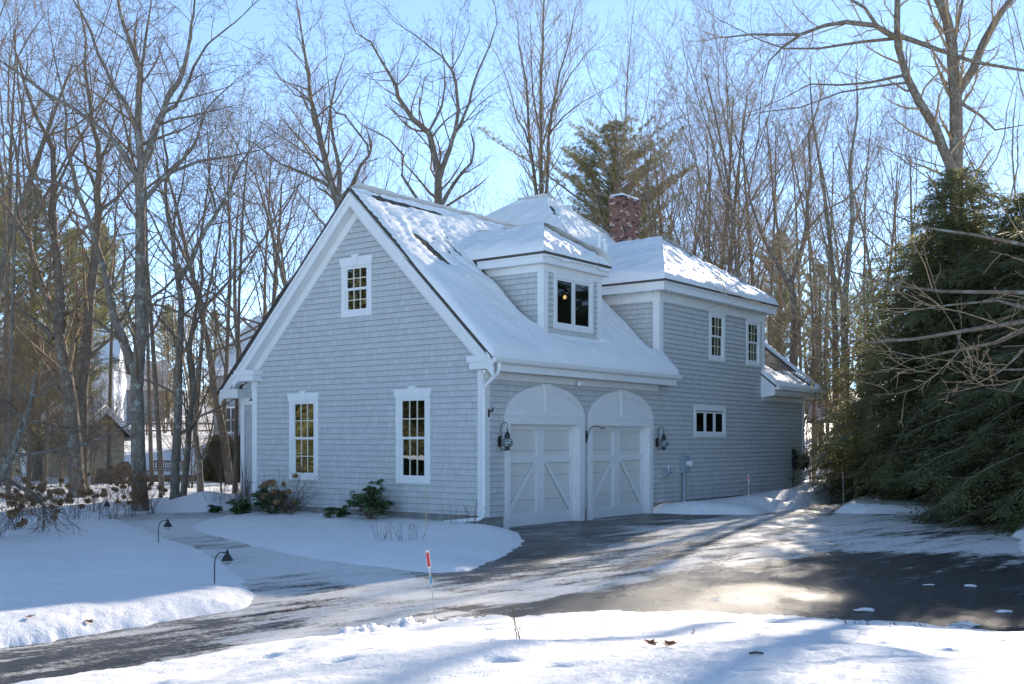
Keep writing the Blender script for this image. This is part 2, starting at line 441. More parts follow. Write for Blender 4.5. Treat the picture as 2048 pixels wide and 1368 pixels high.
# foundation
m = MB(); m.box(.03, .68, .02, .25, -.6, .27).box(3.63, 3.84, .02, .25, -.6, .27).box(6.75, U3-.03, .02, .25, -.6, .27)
m.box(.02, .25, .251, LW-.02, -.6, .31)
m.build('foundation', 'concrete', house)

# ---- roofs: slabs + snow
def slab(pts, t=.055, name='roof', mat='roof'):
    m = MB(); P = [Vector(p) for p in pts]
    n = (P[1]-P[0]).cross(P[2]-P[0]).normalized()
    ax = (P[1]-P[0]).normalized(); ay = n.cross(ax)
    m.poly(P, [((p-P[0]).dot(ax), (p-P[0]).dot(ay)) for p in P])
    Q = [p-Vector((0, 0, t)) for p in P]
    m.poly(Q[::-1])
    for i in range(len(P)):
        j = (i+1) % len(P); m.poly([P[i], Q[i], Q[j], P[j]])
    return m
def join(ms, name, mat):
    m = MB()
    for a in ms:
        b = len(m.v); m.v += a.v; m.uv += a.uv; m.f += [tuple(i+b for i in f) for f in a.f]
    return m.build(name, mat, house)
def snow_quad(q, free, T, r=.25, n=60, k=60, seed=0, dent=None, rough=.04):
    """snow lying on a roof plane; q = 4 corners (3 distinct for a triangle), free[i] = edge i->i+1 is an open edge"""
    q = [Vector(p) for p in q]
    s, t = np.meshgrid(np.linspace(0, 1, n+1), np.linspace(0, 1, k+1), indexing='ij')
    A, B, C_, D = [np.array(p) for p in q]
    P = ((1-s)*(1-t))[..., None]*A+(s*(1-t))[..., None]*B+(s*t)[..., None]*C_+((1-s)*t)[..., None]*D
    d = np.full(P.shape[:2], 9.0)
    for i in range(4):
        if not free[i]: continue
        a, b = np.array(q[i]), np.array(q[(i+1) % 4]); ab = b-a; L = np.linalg.norm(ab)
        if L < 1e-6: continue
        d = np.minimum(d, np.linalg.norm(np.cross(P-a, ab), axis=-1)/L)
    e = 1-np.clip(d/r, 0, 1)
    h = T*np.sqrt(np.clip(1-e*e, 0, 1))
    nz = fbm(P[..., 0]*1.3+seed, P[..., 1]*1.3+P[..., 2], seed, 4)
    h = h*(1+.35*nz)+rough*fbm(P[..., 0]*5, P[..., 1]*5+P[..., 2]*3, seed+3, 3)*np.clip(d/r, 0, 1)
    if dent is not None: h = h-dent(P)
    P = P.copy(); P[..., 2] += h
    e2 = np.clip(1-d/.12, 0, 1)
    idx = np.arange((n+1)*(k+1)).reshape(n+1, k+1)
    F = np.stack([idx[:-1, :-1], idx[1:, :-1], idx[1:, 1:], idx[:-1, 1:]], -1).reshape(-1, 4)
    return P.reshape(-1, 3), F
def snow_obj(parts, name='roof_snow'):
    V = []; Fs = []; b = 0
    for v, f in parts: V.append(v); Fs.append(f+b); b += len(v)
    return mesh_np(name, np.concatenate(V), [np.concatenate(Fs)], 'roofsnow', house, smooth=True)

UR0, UR1 = -.30, 7.45        # garage roof from rake to rake
gf = [(UR0, -.46, ZE-.02), (UR1, -.46, ZE-.02), (UR1, RV, ZR), (UR0, RV, ZR)]
gb = [(UR1, 2*RV+.46, ZE-.02), (UR0, 2*RV+.46, ZE-.02), (UR0, RV, ZR), (UR1+3, RV, ZR)]
def gfr(u0, u1, v0, v1):
    z = lambda v: ZE-.02+(ZR-ZE+.02)*(v+.46)/(RV+.46)
    return slab([(u0, v0, z(v0)), (u1, v0, z(v0)), (u1, v1, z(v1)), (u0, v1, z(v1))])
parts = [gfr(UR0, 2.37, -.46, RV), gfr(4.65, UR1, -.46, RV), gfr(2.37, 4.65, -.46, .21), gfr(2.37, 4.65, 2.75, RV), slab(gb)]
join(parts, 'roof', 'roof')
def dent_garage(P):
    u, v = P[..., 0], P[..., 1]
    o = np.zeros(u.shape)
    for (uc, v0, v1, w, dp) in ((1.02, 1.75, 2.55, .10, .5), (1.75, 1.5, 2.5, .05, .10), (2.15, 1.5, 2.6, .05, .10), (2.55, 1.45, 2.3, .04, .08)):
        uc2 = uc-(v-v0)*.35
        o += dp*np.exp(-((u-uc2)/w)**2)*sstep(v0-.1, v0+.15, v)*(1-sstep(v1-.3, v1+.15, v))
    thin = sstep(1.3, 2.3, v+.35*vnoise(u*1.5, v*2, 5))*(.125+.03*np.sin(v*44.9)*.5+.035*vnoise(u*6, v*13, 6))
    mel = sstep(.12, .3, fbm(u*2.2-v*.6, v*.9, 11, 4))*.03*sstep(2, 3, v)
    rid = np.exp(-((v-RV+.13)/.05)**2)*.14*sstep(-.1, .25, vnoise(u*1.1+4, v*0, 3)+.2)
    front = .09*np.exp(-((v-DV+.08)/.10)**2)*sstep(DU0-.1, DU0+.2, u)*(1-sstep(DU1-.2, DU1+.1, u))
    ck = (.30*np.exp(-((u-DU0+.10)/.13)**2)*sstep(.25, .6, v)*(1-sstep(1.9, 2.2, v)))+.30*np.exp(-((u-U1+.11)/.14)**2)*sstep(.0, .3, v)
    ins = 1.2*((u > DU0+.03) & (u < DU1-.03) & (v > DV+.05) & (v < 2.55))
    return o+thin+mel+rid+front+ck+ins
gs = [snow_quad(gf, [1, 1, 0, 1], .18, .28, 150, 110, 1, dent_garage, .022), snow_quad([gb[1], gb[0], gb[3], gb[2]], [1, 0, 0, 1], .16, .25, 40, 40, 2)]
snow_obj(gs)
# dormer roof
dz = 6.0; dr = 6.74; du = (DU0+DU1)/2; dva = 1.0
d0, d1 = (DU0-.28, 0.0, dz), (DU1+.22, 0.0, dz)
vb = 2.62
dq_f = [d0, d1, (du, dva, dr), (du, dva, dr)]
dq_l = [(d0[0], 2.3, dz), d0, (du, dva, dr), (du, 3.1, dr)]
dq_r = [d1, (d1[0], 2.3, dz), (du, 3.1, dr), (du, dva, dr)]
join([slab(dq_f[:3], .05), slab(dq_l, .05), slab(dq_r, .05)], 'roof', 'roof')
snow_obj([snow_quad(dq_f, [1, 0, 0, 0], .22, .22, 50, 40, 4, lambda P: .08+.05*sstep(.05, .3, fbm(P[..., 0]*6, P[..., 1]*6, 4))),
          snow_quad(dq_l, [0, 1, 0, 0][::-1] and [1, 0, 0, 0], .25, .30, 60, 50, 5), snow_quad(dq_r, [1, 0, 0, 0], .26, .26, 40, 40, 6)])
# second-storey wing: hip roof
wz = 5.93; wr = 7.52; wu = 10.34; wva = 1.70
w0, w1 = (U1-.36, -.36, wz), (U2+.34, -.36, wz)
wq_f = [w0, w1, (wu, wva, wr), (wu, wva, wr)]
wq_l = [(w0[0], 5.0, wz), w0, (wu, wva, wr), (wu, 5.2, wr)]
wq_r = [w1, (w1[0], 5.0, wz), (wu, 5.2, wr), (wu, wva, wr)]
join([slab(wq_f[:3], .05), slab(wq_l, .05), slab(wq_r, .05)], 'roof', 'roof')
def dent_wing(P):
    u, v = P[..., 0], P[..., 1]
    sp = sstep(.18, .42, vnoise(u*7.5, v*4.2, 21)+.25*vnoise(u*17, v*11, 22))
    return .07+.12*sp*sstep(-.2, .2, v)
snow_obj([snow_quad(wq_f, [1, 0, 0, 0], .22, .25, 130, 60, 7, dent_wing), snow_quad(wq_l, [1, 0, 0, 0], .24, .25, 60, 50, 8), snow_quad(wq_r, [1, 0, 0, 0], .2, .25, 30, 30, 9)])
# main house hip behind
mz = 5.93; mr = 9.5; mu = 10.8
m0, m1 = (7.0, 2.0, mz), (14.6, 2.0, mz)
mq_f = [m0, m1, (mu, 6.1, mr), (mu, 6.1, mr)]
mq_l = [(7.0, 14, mz), m0, (mu, 6.1, mr), (mu, 7.25, mr)]
mq_r = [m1, (14.6, 14, mz), (mu, 7.25, mr), (mu, 6.1, mr)]
mq_b = [(14.6, 14, mz), (7.0, 14, mz), (mu, 7.25, mr), (mu, 7.25, mr)]
join([slab(mq_f[:3], .05), slab(mq_l, .05), slab(mq_r, .05), slab(mq_b[:3], .05)], 'roof', 'roof')
def dent_main(P):   # snow blown off the hip in a few spots
    u, v, z = P[..., 0], P[..., 1], P[..., 2]
    o = np.zeros(u.shape)
    for zc in (9.05, 8.72):
        o += .45*np.exp(-((z-zc)/.13)**2)*np.exp(-((u-(7.0+3.8*(z-mz)/(mr-mz)))/.11)**2)*np.exp(-((v-(2.0+4.1*(z-mz)/(mr-mz)))/.11)**2)
    return o+.07*sstep(8.9, 9.5, z)
snow_obj([snow_quad(mq_f, [1, 0, 0, 0], .2, .25, 90, 60, 10, lambda P: dent_main(P)+.06*sstep(.1, .4, fbm(P[..., 0]*5, P[..., 1]*5, 8))), snow_quad(mq_l, [1, 0, 0, 0], .2, .25, 90, 60, 12, dent_main),
          snow_quad(mq_r, [1, 0, 0, 0], .2, .25, 20, 20, 13)])
# low roof at the far end: bare brown shingles with snow along the eave
lz = 3.50; ls = .80; lu0, lu1 = U2-.20, 16.98
lowf = [(lu0, -.5, lz), (lu1, -.5, lz), (lu1, 4.5, lz+5*ls), (lu0, 4.5, lz+5*ls)]
lowb = [(lu1, 9.5, lz), (U2, 9.5, lz), (U2, 4.5, lz+5*ls), (lu1, 4.5, lz+5*ls)]
lm = slab([(lu0, -.5, lz), (lu1, -.5, lz), (lu1, 0, lz+.5*ls), (lu0, 0, lz+.5*ls)], .06)
lm2 = slab([(U2+.02, 0.001, lz+.5*ls), (lu1, 0.001, lz+.5*ls), (lu1, 4.5, lz+5*ls), (U2+.02, 4.5, lz+5*ls)], .06)
join([lm, lm2, slab(lowb, .06)], 'roof', 'roof')
def dent_low(P):
    u, v = P[..., 0], P[..., 1]
    keep = 1-sstep(-.12, .12, (v+.5)-(15.4-u)*.62+.3*vnoise(u*2.5, v*2.5, 31))
    edge = np.exp(-((u-lu1+.12)/.2)**2)*sstep(-.05, .25, vnoise(u, v*2.2, 35)+.15)
    eav = 1-sstep(-.46, -.36, v+.2*vnoise(u*2.5, v*2, 37))
    stre = sstep(.2, .3, vnoise(u*6+v*3, v*1.2, 39))*(1-sstep(.0, .5, v))
    k = np.clip(keep+edge+eav+stre, 0, 1)
    return .22*(1-k)
snow_obj([snow_quad([(lu0, -.5, lz), (U2+.04, -.5, lz), (U2+.04, -.01, lz+.49*ls), (lu0, -.01, lz+.49*ls)], [1, 0, 0, 1], .10, .12, 16, 24, 18), snow_quad([(U2+.03, -.5, lz), (lu1, -.5, lz), (lu1, 2.5, lz+3*ls), (U2+.03, 2.5, lz+3*ls)], [1, 1, 0, 0], .10, .12, 100, 80, 14, dent_low)])

# ---- trim
def trimbox(name, *boxes):
    m = MB()
    for b in boxes: m.box(*b)
    return m.build(name, 'trim', house)
# corner boards
trimbox('corner_board', (-.035, -.004, .002, .14, .28, 3.30), (-.036, .14, -.036, -.004, .28, 3.22))
trimbox('corner_board', (-.035, -.004, LW-.14, LW+.035, .28, 3.30))
trimbox('corner_board', (U1-.036, U1+.16, -.036, -.005, 3.3, 5.60), (U1-.036, U1-.005, .0, .16, 3.3, 5.60))
trimbox('corner_board', (U2-.14, U2+.036, -.036, -.005, 3.6, 5.60))
trimbox('corner_board', (U3-.12, U3+.036, -.036, -.005, .28, 3.1))
trimbox('corner_board', (DU0-.036, DU0+.13, DV-.036, DV-.005, 4.05, 5.60), (DU0-.036, DU0-.005, DV, DV+.14, 4.05, 5.60))
trimbox('corner_board', (DU1-.13, DU1+.036, DV-.036, DV-.005, 4.05, 5.60))
# rakes of the gable: outer board, crown, soffit, frieze on the wall
def rake(sgn):
    def P(u, v, dz): return (u, v, (ZE+SL*(v+.44) if sgn > 0 else ZE+SL*(2*RV-v+.44))+dz)
    va, vb = (-.46, RV) if sgn > 0 else (2*RV+.46, RV)
    m = MB()
    m.prism([P(-.28, va, -.105), P(-.28, vb, -.105), P(-.28, vb, -.40), P(-.28, va, -.40)], (.03, 0, 0))
    m.prism([P(-.315, va, -.102), P(-.315, vb, -.102), P(-.315, vb, -.20), P(-.315, va, -.20)], (.034, 0, 0))
    m.build('rake_board', 'trim', house)
    m = MB(); va2 = va+.1*sgn
    m.prism([P(-.25, va2, -.36), P(-.25, vb, -.36), P(-.004, vb, -.36), P(-.004, va2, -.36)], (0, 0, -.025))
    m.build('rake_soffit', 'trim', house)
    m = MB()
    vc = va+.46*sgn+(.0)
    m.prism([P(-.045, vc, -.386), P(-.045, vb, -.386), P(-.045, vb, -.62), P(-.045, vc, -.62)], (.04, 0, 0))
    m.build('rake_frieze', 'trim', house)
rake(1); rake(-1)
trimbox('cornice_return', (-.30, .0, -.43, .22, 3.42, 3.545), (-.27, .0, -.36, .17, 3.28, 3.42), (-.06, -.036, -.03, .13, 3.06, 3.28))
trimbox('cornice_return', (-.30, .0, 6.86, 2*RV+.40, 3.42, 3.545), (-.27, .0, 6.90, 2*RV+.34, 3.28, 3.42), (-.06, -.036, LW-.13, LW+.03, 3.06, 3.28))
# garage eave: fascia box, soffit, frieze
trimbox('eave_trim', (.0, 7.16, -.40, -.005, 3.26, 3.42), (.03, 7.02, -.06, -.006, 3.10, 3.258), (.0, 7.30, -.43, -.40, 3.24, 3.50))
m = MB()   # gutter, open half round
prof = [(-.47+.075*math.cos(a), 3.47+.085*math.sin(a)) for a in [math.pi+math.pi*i/8 for i in range(9)]]
prof = [(-.55, 3.50)]+prof[0:]+[(-.40, 3.49)]
ins = [(p[0]*.9-.0475, p[1]*.92+.279) for p in prof]
for (p, q) in zip(prof, prof[1:]): m.poly([(-.30, p[0], p[1]), (7.42, p[0], p[1]), (7.42, q[0], q[1]), (-.30, q[0], q[1])])
m.poly([(7.42, p[0], p[1]) for p in prof]); m.poly([(-.30, p[0], p[1]) for p in prof])
gut = m.build('gutter', 'trim', house)
m = MB()  # downspout with two offsets and a ground kick-out
pts = [(-.10, -.47, 3.42), (-.10, -.47, 3.28), (-.10, -.44, 3.20), (-.10, -.16, 2.98), (-.09, -.07, 2.90), (-.09, -.065, 2.78), (-.09, -.065, .42), (-.10, -.05, .30), (-.12, .04, .24), (-.13, .95, .14)]
m.tube(pts, .042, 8)
dsp = m.build('downspout', 'trim', house)
for z in (2.80, 1.5, .5):
    m = MB(); m.box(-.135, -.03, -.112, -.02, z-.025, z+.025); m.build('bracket', 'trim', dsp)
# wing eave and dormer eave
def hip_eave(x0, x1, y0, y1, z, h, wx0, wx1, wy, name='eave_trim'):
    trimbox(name, (x0, x1, y0, y0+.03, z-h, z-.052), (x0, x0+.03, y0+.03, y1, z-h, z-.052), (x1-.03, x1, y0+.03, y1, z-h, z-.052),
            (x0-.02, x1+.02, y0-.02, y0-.001, z-h*.42, z-.053), (x0-.02, x0-.001, y0, y1, z-h*.42, z-.053),
            (x0+.03, x1-.03, y0+.03, wy-.04, z-h+.002, z-h+.03), (x0+.03, wx0-.04, wy-.04, y1, z-h+.003, z-h+.03), (wx1+.04, x1-.03, wy-.04, y1, z-h+.003, z-h+.03))
hip_eave(w0[0]+.05, w1[0]-.05, -.31, 4.0, wz, .27, U1, U2, 0)
hip_eave(d0[0]+.04, d1[0]-.04, .04, 1.9, dz, .24, DU0, DU1, DV)
trimbox('frieze_board', (U1-.05, U2+.05, -.05, -.006, 5.42, 5.665), (U1-.05, U1-.006, .0, 3.2, 5.42, 5.665))
trimbox('frieze_board', (DU0-.05, DU1+.05, DV-.05, DV-.006, 5.60, 5.765), (DU0-.05, DU0-.006, DV, 2.0, 5.60, 5.765))
# icicles under the wing eave
m = MB(); rnd = random.Random(5)
for k in range(40):
    u = rnd.choice([rnd.uniform(U1-.3, U2+.2), None]); L = rnd.uniform(.04, .16)
    p = (u, -.315, wz-.27) if u else (U1-.31, rnd.uniform(-.3, 1.5), wz-.27)
    m.tube([p, (p[0], p[1], p[2]-L)], [.010, .001], 5, False); m.build('icicle', 'glass', house); m = MB()
# low roof end box, fascia, gutter
m = MB()
m.prism([(lu0+.01, -.46, lz-.30), (lu0+.01, -.005, lz-.36), (lu0+.01, -.005, lz+.34), (lu0+.01, -.46, lz-.05)], (.04, 0, 0))
m.box(lu0+.05, lu1-.1, -.46, -.43, lz-.26, lz-.06); m.box(lu0+.05, U3+.30, -.43, -.006, lz-.30, lz-.262); m.box(U2-.1, U3+.05, -.05, -.007, lz-.44, lz-.302)
m.build('eave_trim', 'trim', house)
m = MB(); m.box(lu0+.03, lu1+.04, -.60, -.465, lz-.13, lz-.01); m.build('gutter', 'trim', house)
m = MB()
m.prism([(lu1-.04, -.5, lz-.07), (lu1-.04, 4.5, lz-.07+5*ls), (lu1-.04, 4.5, lz-.30+5*ls), (lu1-.04, -.5, lz-.30)], (.03, 0, 0)); m.build('rake_board', 'trim', house)
# vent pipe on the wing roof
m = MB(); m.tube([(7.95, 2.12, 6.3), (7.95, 2.12, 7.22), (7.93, 2.16, 7.32), (7.86, 2.25, 7.34)], .055, 10); m.tube([(7.84, 2.26, 7.10), (7.84, 2.26, 7.52)], .06, 10)
m.build('vent_pipe', 'plastic', house)
# chimney
m = MB(); cu, cv = 12.0, 4.05
def brickbox(x0, x1, y0, y1, z0, z1):
    for (a, b) in (((x0, y0), (x1, y0)), ((x1, y0), (x1, y1)), ((x1, y1), (x0, y1)), ((x0, y1), (x0, y0))):
        L = math.hypot(b[0]-a[0], b[1]-a[1]); o = (a[0]*3+a[1]*7) % 1
        m.poly([(a[0], a[1], z0), (b[0], b[1], z0), (b[0], b[1], z1), (a[0], a[1], z1)], [(o, z0), (o+L, z0), (o+L, z1), (o, z1)])
    m.poly([(x0, y0, z1), (x1, y0, z1), (x1, y1, z1), (x0, y1, z1)]); m.poly([(x0, y0, z0), (x1, y0, z0), (x1, y1, z0), (x0, y1, z0)])
brickbox(cu, cu+1.0, cv, cv+.48, 6.5, 9.30); brickbox(cu-.035, cu+1.035, cv-.035, cv+.515, 9.30, 9.44); brickbox(cu-.02, cu+1.02, cv-.02, cv+.5, 9.44, 9.58)
ch = m.build('chimney', 'brick', house)
v_, f_ = snow_quad([(cu-.02, cv-.02, 9.582), (cu+1.02, cv-.02, 9.582), (cu+1.02, cv+.5, 9.582), (cu-.02, cv+.5, 9.582)], [1, 1, 1, 1], .09, .12, 24, 16, 15)
o_ = mesh_np('chimney_cap', v_, [f_], 'roofsnow', ch, smooth=True)
m = MB(); m.poly([(cu-.15, cv-.1, 9.0)]*0 or [(cu-.1, cv-.05, 7.2), (cu+1.1, cv-.05, 7.2), (cu+1.1, cv-.04, 7.6), (cu-.1, cv-.04, 7.6)]); m.build('chimney_flashing', 'metal', ch)

# ---- windows
def window(frame, w, kind, room=.9, crown=True):
    """frame(s, o, z) -> local point; w = casing outline; kind: 'double', 'casement', 'triple'"""
    s0, s1, z0, z1 = w
    def bx(m, a0, a1, o0, o1, b0, b1):
        p = [frame(a, o, b) for b in (b0, b1) for o in (o0, o1) for a in (a0, a1)]
        for q in ((0, 2, 3, 1), (4, 5, 7, 6), (0, 1, 5, 4), (2, 6, 7, 3), (0, 4, 6, 2), (1, 3, 7, 5)): m.poly([p[i] for i in q])
    cw = .12 if kind == 'double' else .10
    m = MB()
    bx(m, s0, s0+cw, -.02, .04, z0+cw, z1-cw); bx(m, s1-cw, s1, -.02, .04, z0+cw, z1-cw)
    bx(m, s0, s1, -.02, .042, z0, z0+cw); bx(m, s0, s1, -.02, .042, z1-cw, z1)
    if kind == 'triple': bx(m, s0+.001, s1-.001, -.02, .043, z1-.001, z1+.06)
    win = m.build('window', 'trim', house)
    if crown:
        m = MB(); zt = z1-cw+.02; c = (s0+s1)/2
        loop = [frame(s0-.0, .06, zt), frame(s1+.0, .06, zt), frame(s1+.055, .06, zt+.19), frame(s0-.055, .06, zt+.19)]
        nv = Vector(frame(0, 0, 0))-Vector(frame(0, 1, 0)); nv = nv*.055
        m.prism(loop, nv); k = MB()
        kl = [frame(c-.065, .085, zt+.03), frame(c+.065, .085, zt+.03), frame(c+.105, .085, zt+.245), frame(c-.105, .085, zt+.245)]
        m.build('window_head', 'trim', win); k.prism(kl, nv*1.4); k.build('keystone', 'trim', win)
    a0, a1, b0, b1 = s0+cw, s1-cw, z0+cw, z1-cw
    def sash(x0, x1, y0, y1, o, nx, ny, fw=.045):
        m = MB()
        bx(m, x0, x0+fw, o-.03, o, y0, y1); bx(m, x1-fw, x1, o-.03, o, y0, y1)
        bx(m, x0+fw, x1-fw, o-.03, o, y0, y0+fw*1.1); bx(m, x0+fw, x1-fw, o-.03, o, y1-fw, y1)
        m.build('sash', 'trim', win)
        g = MB(); g.poly([frame(x0+fw, o-.018, y0+fw), frame(x1-fw, o-.018, y0+fw), frame(x1-fw, o-.018, y1-fw), frame(x0+fw, o-.018, y1-fw)])
        g.build('pane', 'glass', win)
        if nx > 1:
            m = MB()
            for i in range(1, nx):
                x = x0+fw+(x1-x0-2*fw)*i/nx; bx(m, x-.011, x+.011, o-.016, o-.006, y0+fw, y1-fw)
            for j in range(1, ny):
                y = y0+fw+(y1-y0-2*fw)*j/ny; bx(m, x0+fw, x1-fw, o-.0155, o-.0065, y-.011, y+.011)
            m.build('muntin', 'muntin', win)
    zm = (b0+b1)/2
    if kind == 'double':
        sash(a0, a1, zm-.02, b1, .022, 3, 2); sash(a0+.025, a1, b0, zm+.02, .002, 3, 2)
    elif kind == 'casement':
        c = (a0+a1)/2; sash(a0, c-.012, b0, b1, .02, 1, 1, .05); sash(c+.012, a1, b0, b1, .02, 1, 1, .05)
    else:
        d = (a1-a0)/3
        for i in range(3): sash(a0+d*i+(.012 if i else 0), a0+d*(i+1)-(.012 if i < 2 else 0), b0, b1-.02, .02, 1, 1, .045)
    if kind == 'double':
        m = MB()
        for x_, y_ in ((a0, a0+.13), (a1-.13, a1)): bx(m, x_, y_, -.16, -.12, b0-.03, b1+.03)
        if not crown: m.build('curtain', 'curtain', win)
    m = MB(); p = [frame(a, o, b) for b in (b0-.05, b1+.05) for o in (-room, -.03) for a in (a0-.05, a1+.05)]
    for q in ((0, 2, 3, 1), (4, 5, 7, 6), (0, 1, 5, 4), (0, 4, 6, 2), (1, 3, 7, 5)): m.poly([p[i] for i in q])
    m.build('window_recess', 'interior', win)
    return win
for w in WG[:2]: window(P_gable, w, 'double')
window(P_gable, WG[2], 'double')
for w in WF[:2]: window(P_front, (w[0], w[1], w[2], w[3]+.02), 'double', crown=False)
window(P_front, WF[2], 'triple', crown=False)
window(lambda s, o, z: (s, DV-o, z), WD, 'casement', 2.0, crown=False)
# ---- garage doors
for (s0, s1, z0, z1) in DO:
    c = (s0+s1)/2; D0 = .16
    m = MB(); m.box(s0, s1, D0, D0+.05, -.02, z1)
    dr_ = m.build('garage_door', 'door', house)
    m = MB(); y0, y1 = D0-.045, D0-.001
    m.box(s0, s0+.13, y0, y1, 0, z1-.12); m.box(s1-.13, s1, y0, y1, 0, z1-.12); m.box(c-.14, c+.14, y0, y1, 0, z1-.12)
    for a, b in ((s0+.13, c-.14), (c+.14, s1-.13)):
        m.box(a, b, y0, y1, 0, .26); m.box(a, b, y0, y1, 1.36, 1.50)
    m.box(s0, s1, y0, y1, z1-.12, z1)
    for sg in (-1, 1):
        xt, xb = c+sg*.14, c+sg*(s1-c-.13); w = .10
        m.prism([(xt, y0+.001, 1.36), (xt+sg*w, y0+.001, 1.36), (xb, y0+.001, .38), (xb, y0+.001, .26), (xb-sg*.06, y0+.001, .26)], (0, .02, 0))
    m.build('door_trim', 'trim', dr_)
    m = MB()
    for z in (.55, 1.08, 1.62): m.box(s0+.13, s1-.13, D0-.004, D0-.0005, z-.004, z+.004)
    m.build('panel_seam', 'metal', dr_)
    m = MB(); m.box(s0, s1, D0-.03, D0+.03, -.02, .012); m.build('bottom_seal', 'black', dr_)
    # casing, jambs, arched head
    m = MB(); k0, k1 = s0-.15, s1+.19
    if s0 > 3: k1 = s1+.17
    m.box(k0, s0, -.05, .16, -.02, 2.36); m.box(s1, k1, -.05, .16, -.02, 2.36); m.box(s0, s1, -.05, .16, z1, 2.36)
    m.box(s1-.035, s1, .06, .135, 0, z1)
    cs = m.build('garage_casing', 'trim', house)
    cc = (k0+k1)/2; a = (k1-k0)/2; hb = .68; N = 36
    arc = [(cc+a*math.cos(math.pi*i/N), 2.36+hb*math.sin(math.pi*i/N)) for i in range(N+1)]
    m = MB(); m.prism([(x, -.035, z) for x, z in arc], (0, .03, 0)); m.build('arch_panel', 'trim', cs)
    inn = [(cc+(a-.14)*math.cos(math.pi*i/N), 2.36+(hb-.15)*math.sin(math.pi*i/N)) for i in range(N+1)]
    m = MB()
    for i in range(N):
        m.prism([(arc[i][0], -.055, arc[i][1]), (arc[i+1][0], -.055, arc[i+1][1]), (inn[i+1][0], -.055, inn[i+1][1]), (inn[i][0], -.055, inn[i][1])], (0, .019, 0))
    m.box(cc-.06, cc+.06, -.053, -.036, 2.40, 2.36+hb-.13); m.box(k0+.05, k1-.05, -.054, -.036, 2.362, 2.41)
    m.build('arch_trim', 'trim', cs)
    m = MB(); m.prism([(cc-.10, -.085, 2.36+hb-.20), (cc+.10, -.085, 2.36+hb-.20), (cc+.145, -.085, 2.36+hb+.03), (cc-.145, -.085, 2.36+hb+.03)], (0, .08, 0)); m.build('keystone', 'trim', cs)
m = MB(); m.box(.5, 6.8, .30, .32, -.02, 2.5); m.build('garage_back', 'interior', house)

# ---- entry bay beyond the left corner
m = MB(); eu = 1.6
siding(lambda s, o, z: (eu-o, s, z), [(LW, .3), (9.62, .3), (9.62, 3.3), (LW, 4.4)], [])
trimbox('corner_board', (eu-.05, eu-.02, 9.50, 9.66, .28, 2.95), (eu-.055, eu-.02, LW+.1, 9.66, 2.80, 2.98), (eu-.05, eu-.02, LW+.5, LW+.62, .28, 2.8))
m = MB(); m.prism([(eu-.30, 10.25, 3.10), (eu-.30, 8.0, 5.28), (eu-.30, 8.0, 4.98), (eu-.30, 10.25, 2.80)], (.04, 0, 0))
m.box(eu-.32, eu, 9.45, 10.2, 2.98, 3.22); m.prism([(eu-.26, 10.1, 3.0), (eu-.26, 8.0, 5.05), (eu, 8.0, 5.05), (eu, 10.1, 3.0)], (0, 0, -.04)); m.build('entry_trim', 'trim', house)
er = [(eu-.34, 10.3, 3.14), (6.0, 10.3, 3.14), (6.0, 7.5, 5.85), (eu-.34, 7.5, 5.85)]
join([slab(er[::-1], .06)], 'roof', 'roof'); snow_obj([snow_quad(er, [1, 0, 0, 1], .16, .2, 30, 30, 17)])
m = MB(); m.prism([(.75, LW+.04, 3.40), (.75, LW+1.15, 2.86), (.75, LW+.04, 2.86)], (.8, 0, 0)); m.build('entry_canopy', 'navy', house)

# ---- things fixed to the walls
def hang(name, u, v, z, rz=0, size=1, **kw):
    o = empty(name, W(u, v, z), HROT+rz, **kw); o.scale = (size,)*3; return o
def lantern(u, z, label):
    e = hang('wall_lantern', u, -.02, z, 0, size=.88, label=label, cat='wall lantern', group='onion lanterns beside the garage doors')
    m = MB(); m.box(-.045, .045, -.035, 0, -.13, .11); m.build('back_plate', 'black', e)
    m = MB(); y = -.06
    m.tube([(0, y, -.20), (0, y, .30), (0, -.08, .38), (0, -.13, .43), (0, -.19, .44), (0, -.245, .41), (0, -.26, .36), (0, -.245, .34)], .010, 6)
    m.tube([(0, y, .10), (0, -.24, .10)], .006, 6); m.tube([(0, y, -.20), (0, -.24, -.20)], .008, 6); m.tube([(0, -.03, -.01), (0, y, -.01)], .012, 6)
    m.build('bracket', 'black', e)
    c = (0, -.25, 0)
    m = MB()
    m.tube([(.0+.028*math.cos(t), -.25, .285+.042*math.sin(t)) for t in [2*math.pi*i/12 for i in range(13)]], .008, 5)
    m.build('ring', 'black', e)
    m = MB(); m.lathe([(.0, .245), (.022, .235), (.035, .20), (.062, .155), (.062, .06), (.05, .055), (0, .055)], c, 14); m.build('cap', 'black', e)
    m = MB(); m.lathe([(.05, .06), (.10, .035), (.128, -.02), (.128, -.06), (.10, -.11), (.06, -.135)], c, 18); m.build('globe', 'glass', e, True)
    m = MB()
    for k in range(8):
        a = math.pi*k/4; m.tube([(c[0]+r*math.cos(a), c[1]+r*math.sin(a), z_) for r, z_ in ((.055, .06), (.107, .035), (.134, -.02), (.134, -.06), (.107, -.11), (.06, -.14))], .004, 4, False)
    for r, z_ in ((.134, -.01), (.126, -.07)): m.tube([(c[0]+r*math.cos(a), c[1]+r*math.sin(a), z_) for a in [2*math.pi*i/16 for i in range(17)]], .004, 4, False)
    m.build('cage', 'black', e)
    m = MB(); m.lathe([(0, -.225), (.06, -.225), (.06, -.13), (0, -.13)], c, 14); m.build('base', 'black', e)
    m = MB(); m.lathe([(0, -.13), (.02, -.13), (.02, -.02), (0, -.01)], c, 8); m.build('candle', 'plastic', e)
lantern(.47, 1.83, 'black onion wall lantern left of the nearer garage door, by the downspout')
lantern(6.98, 1.80, 'black onion wall lantern right of the farther garage door')
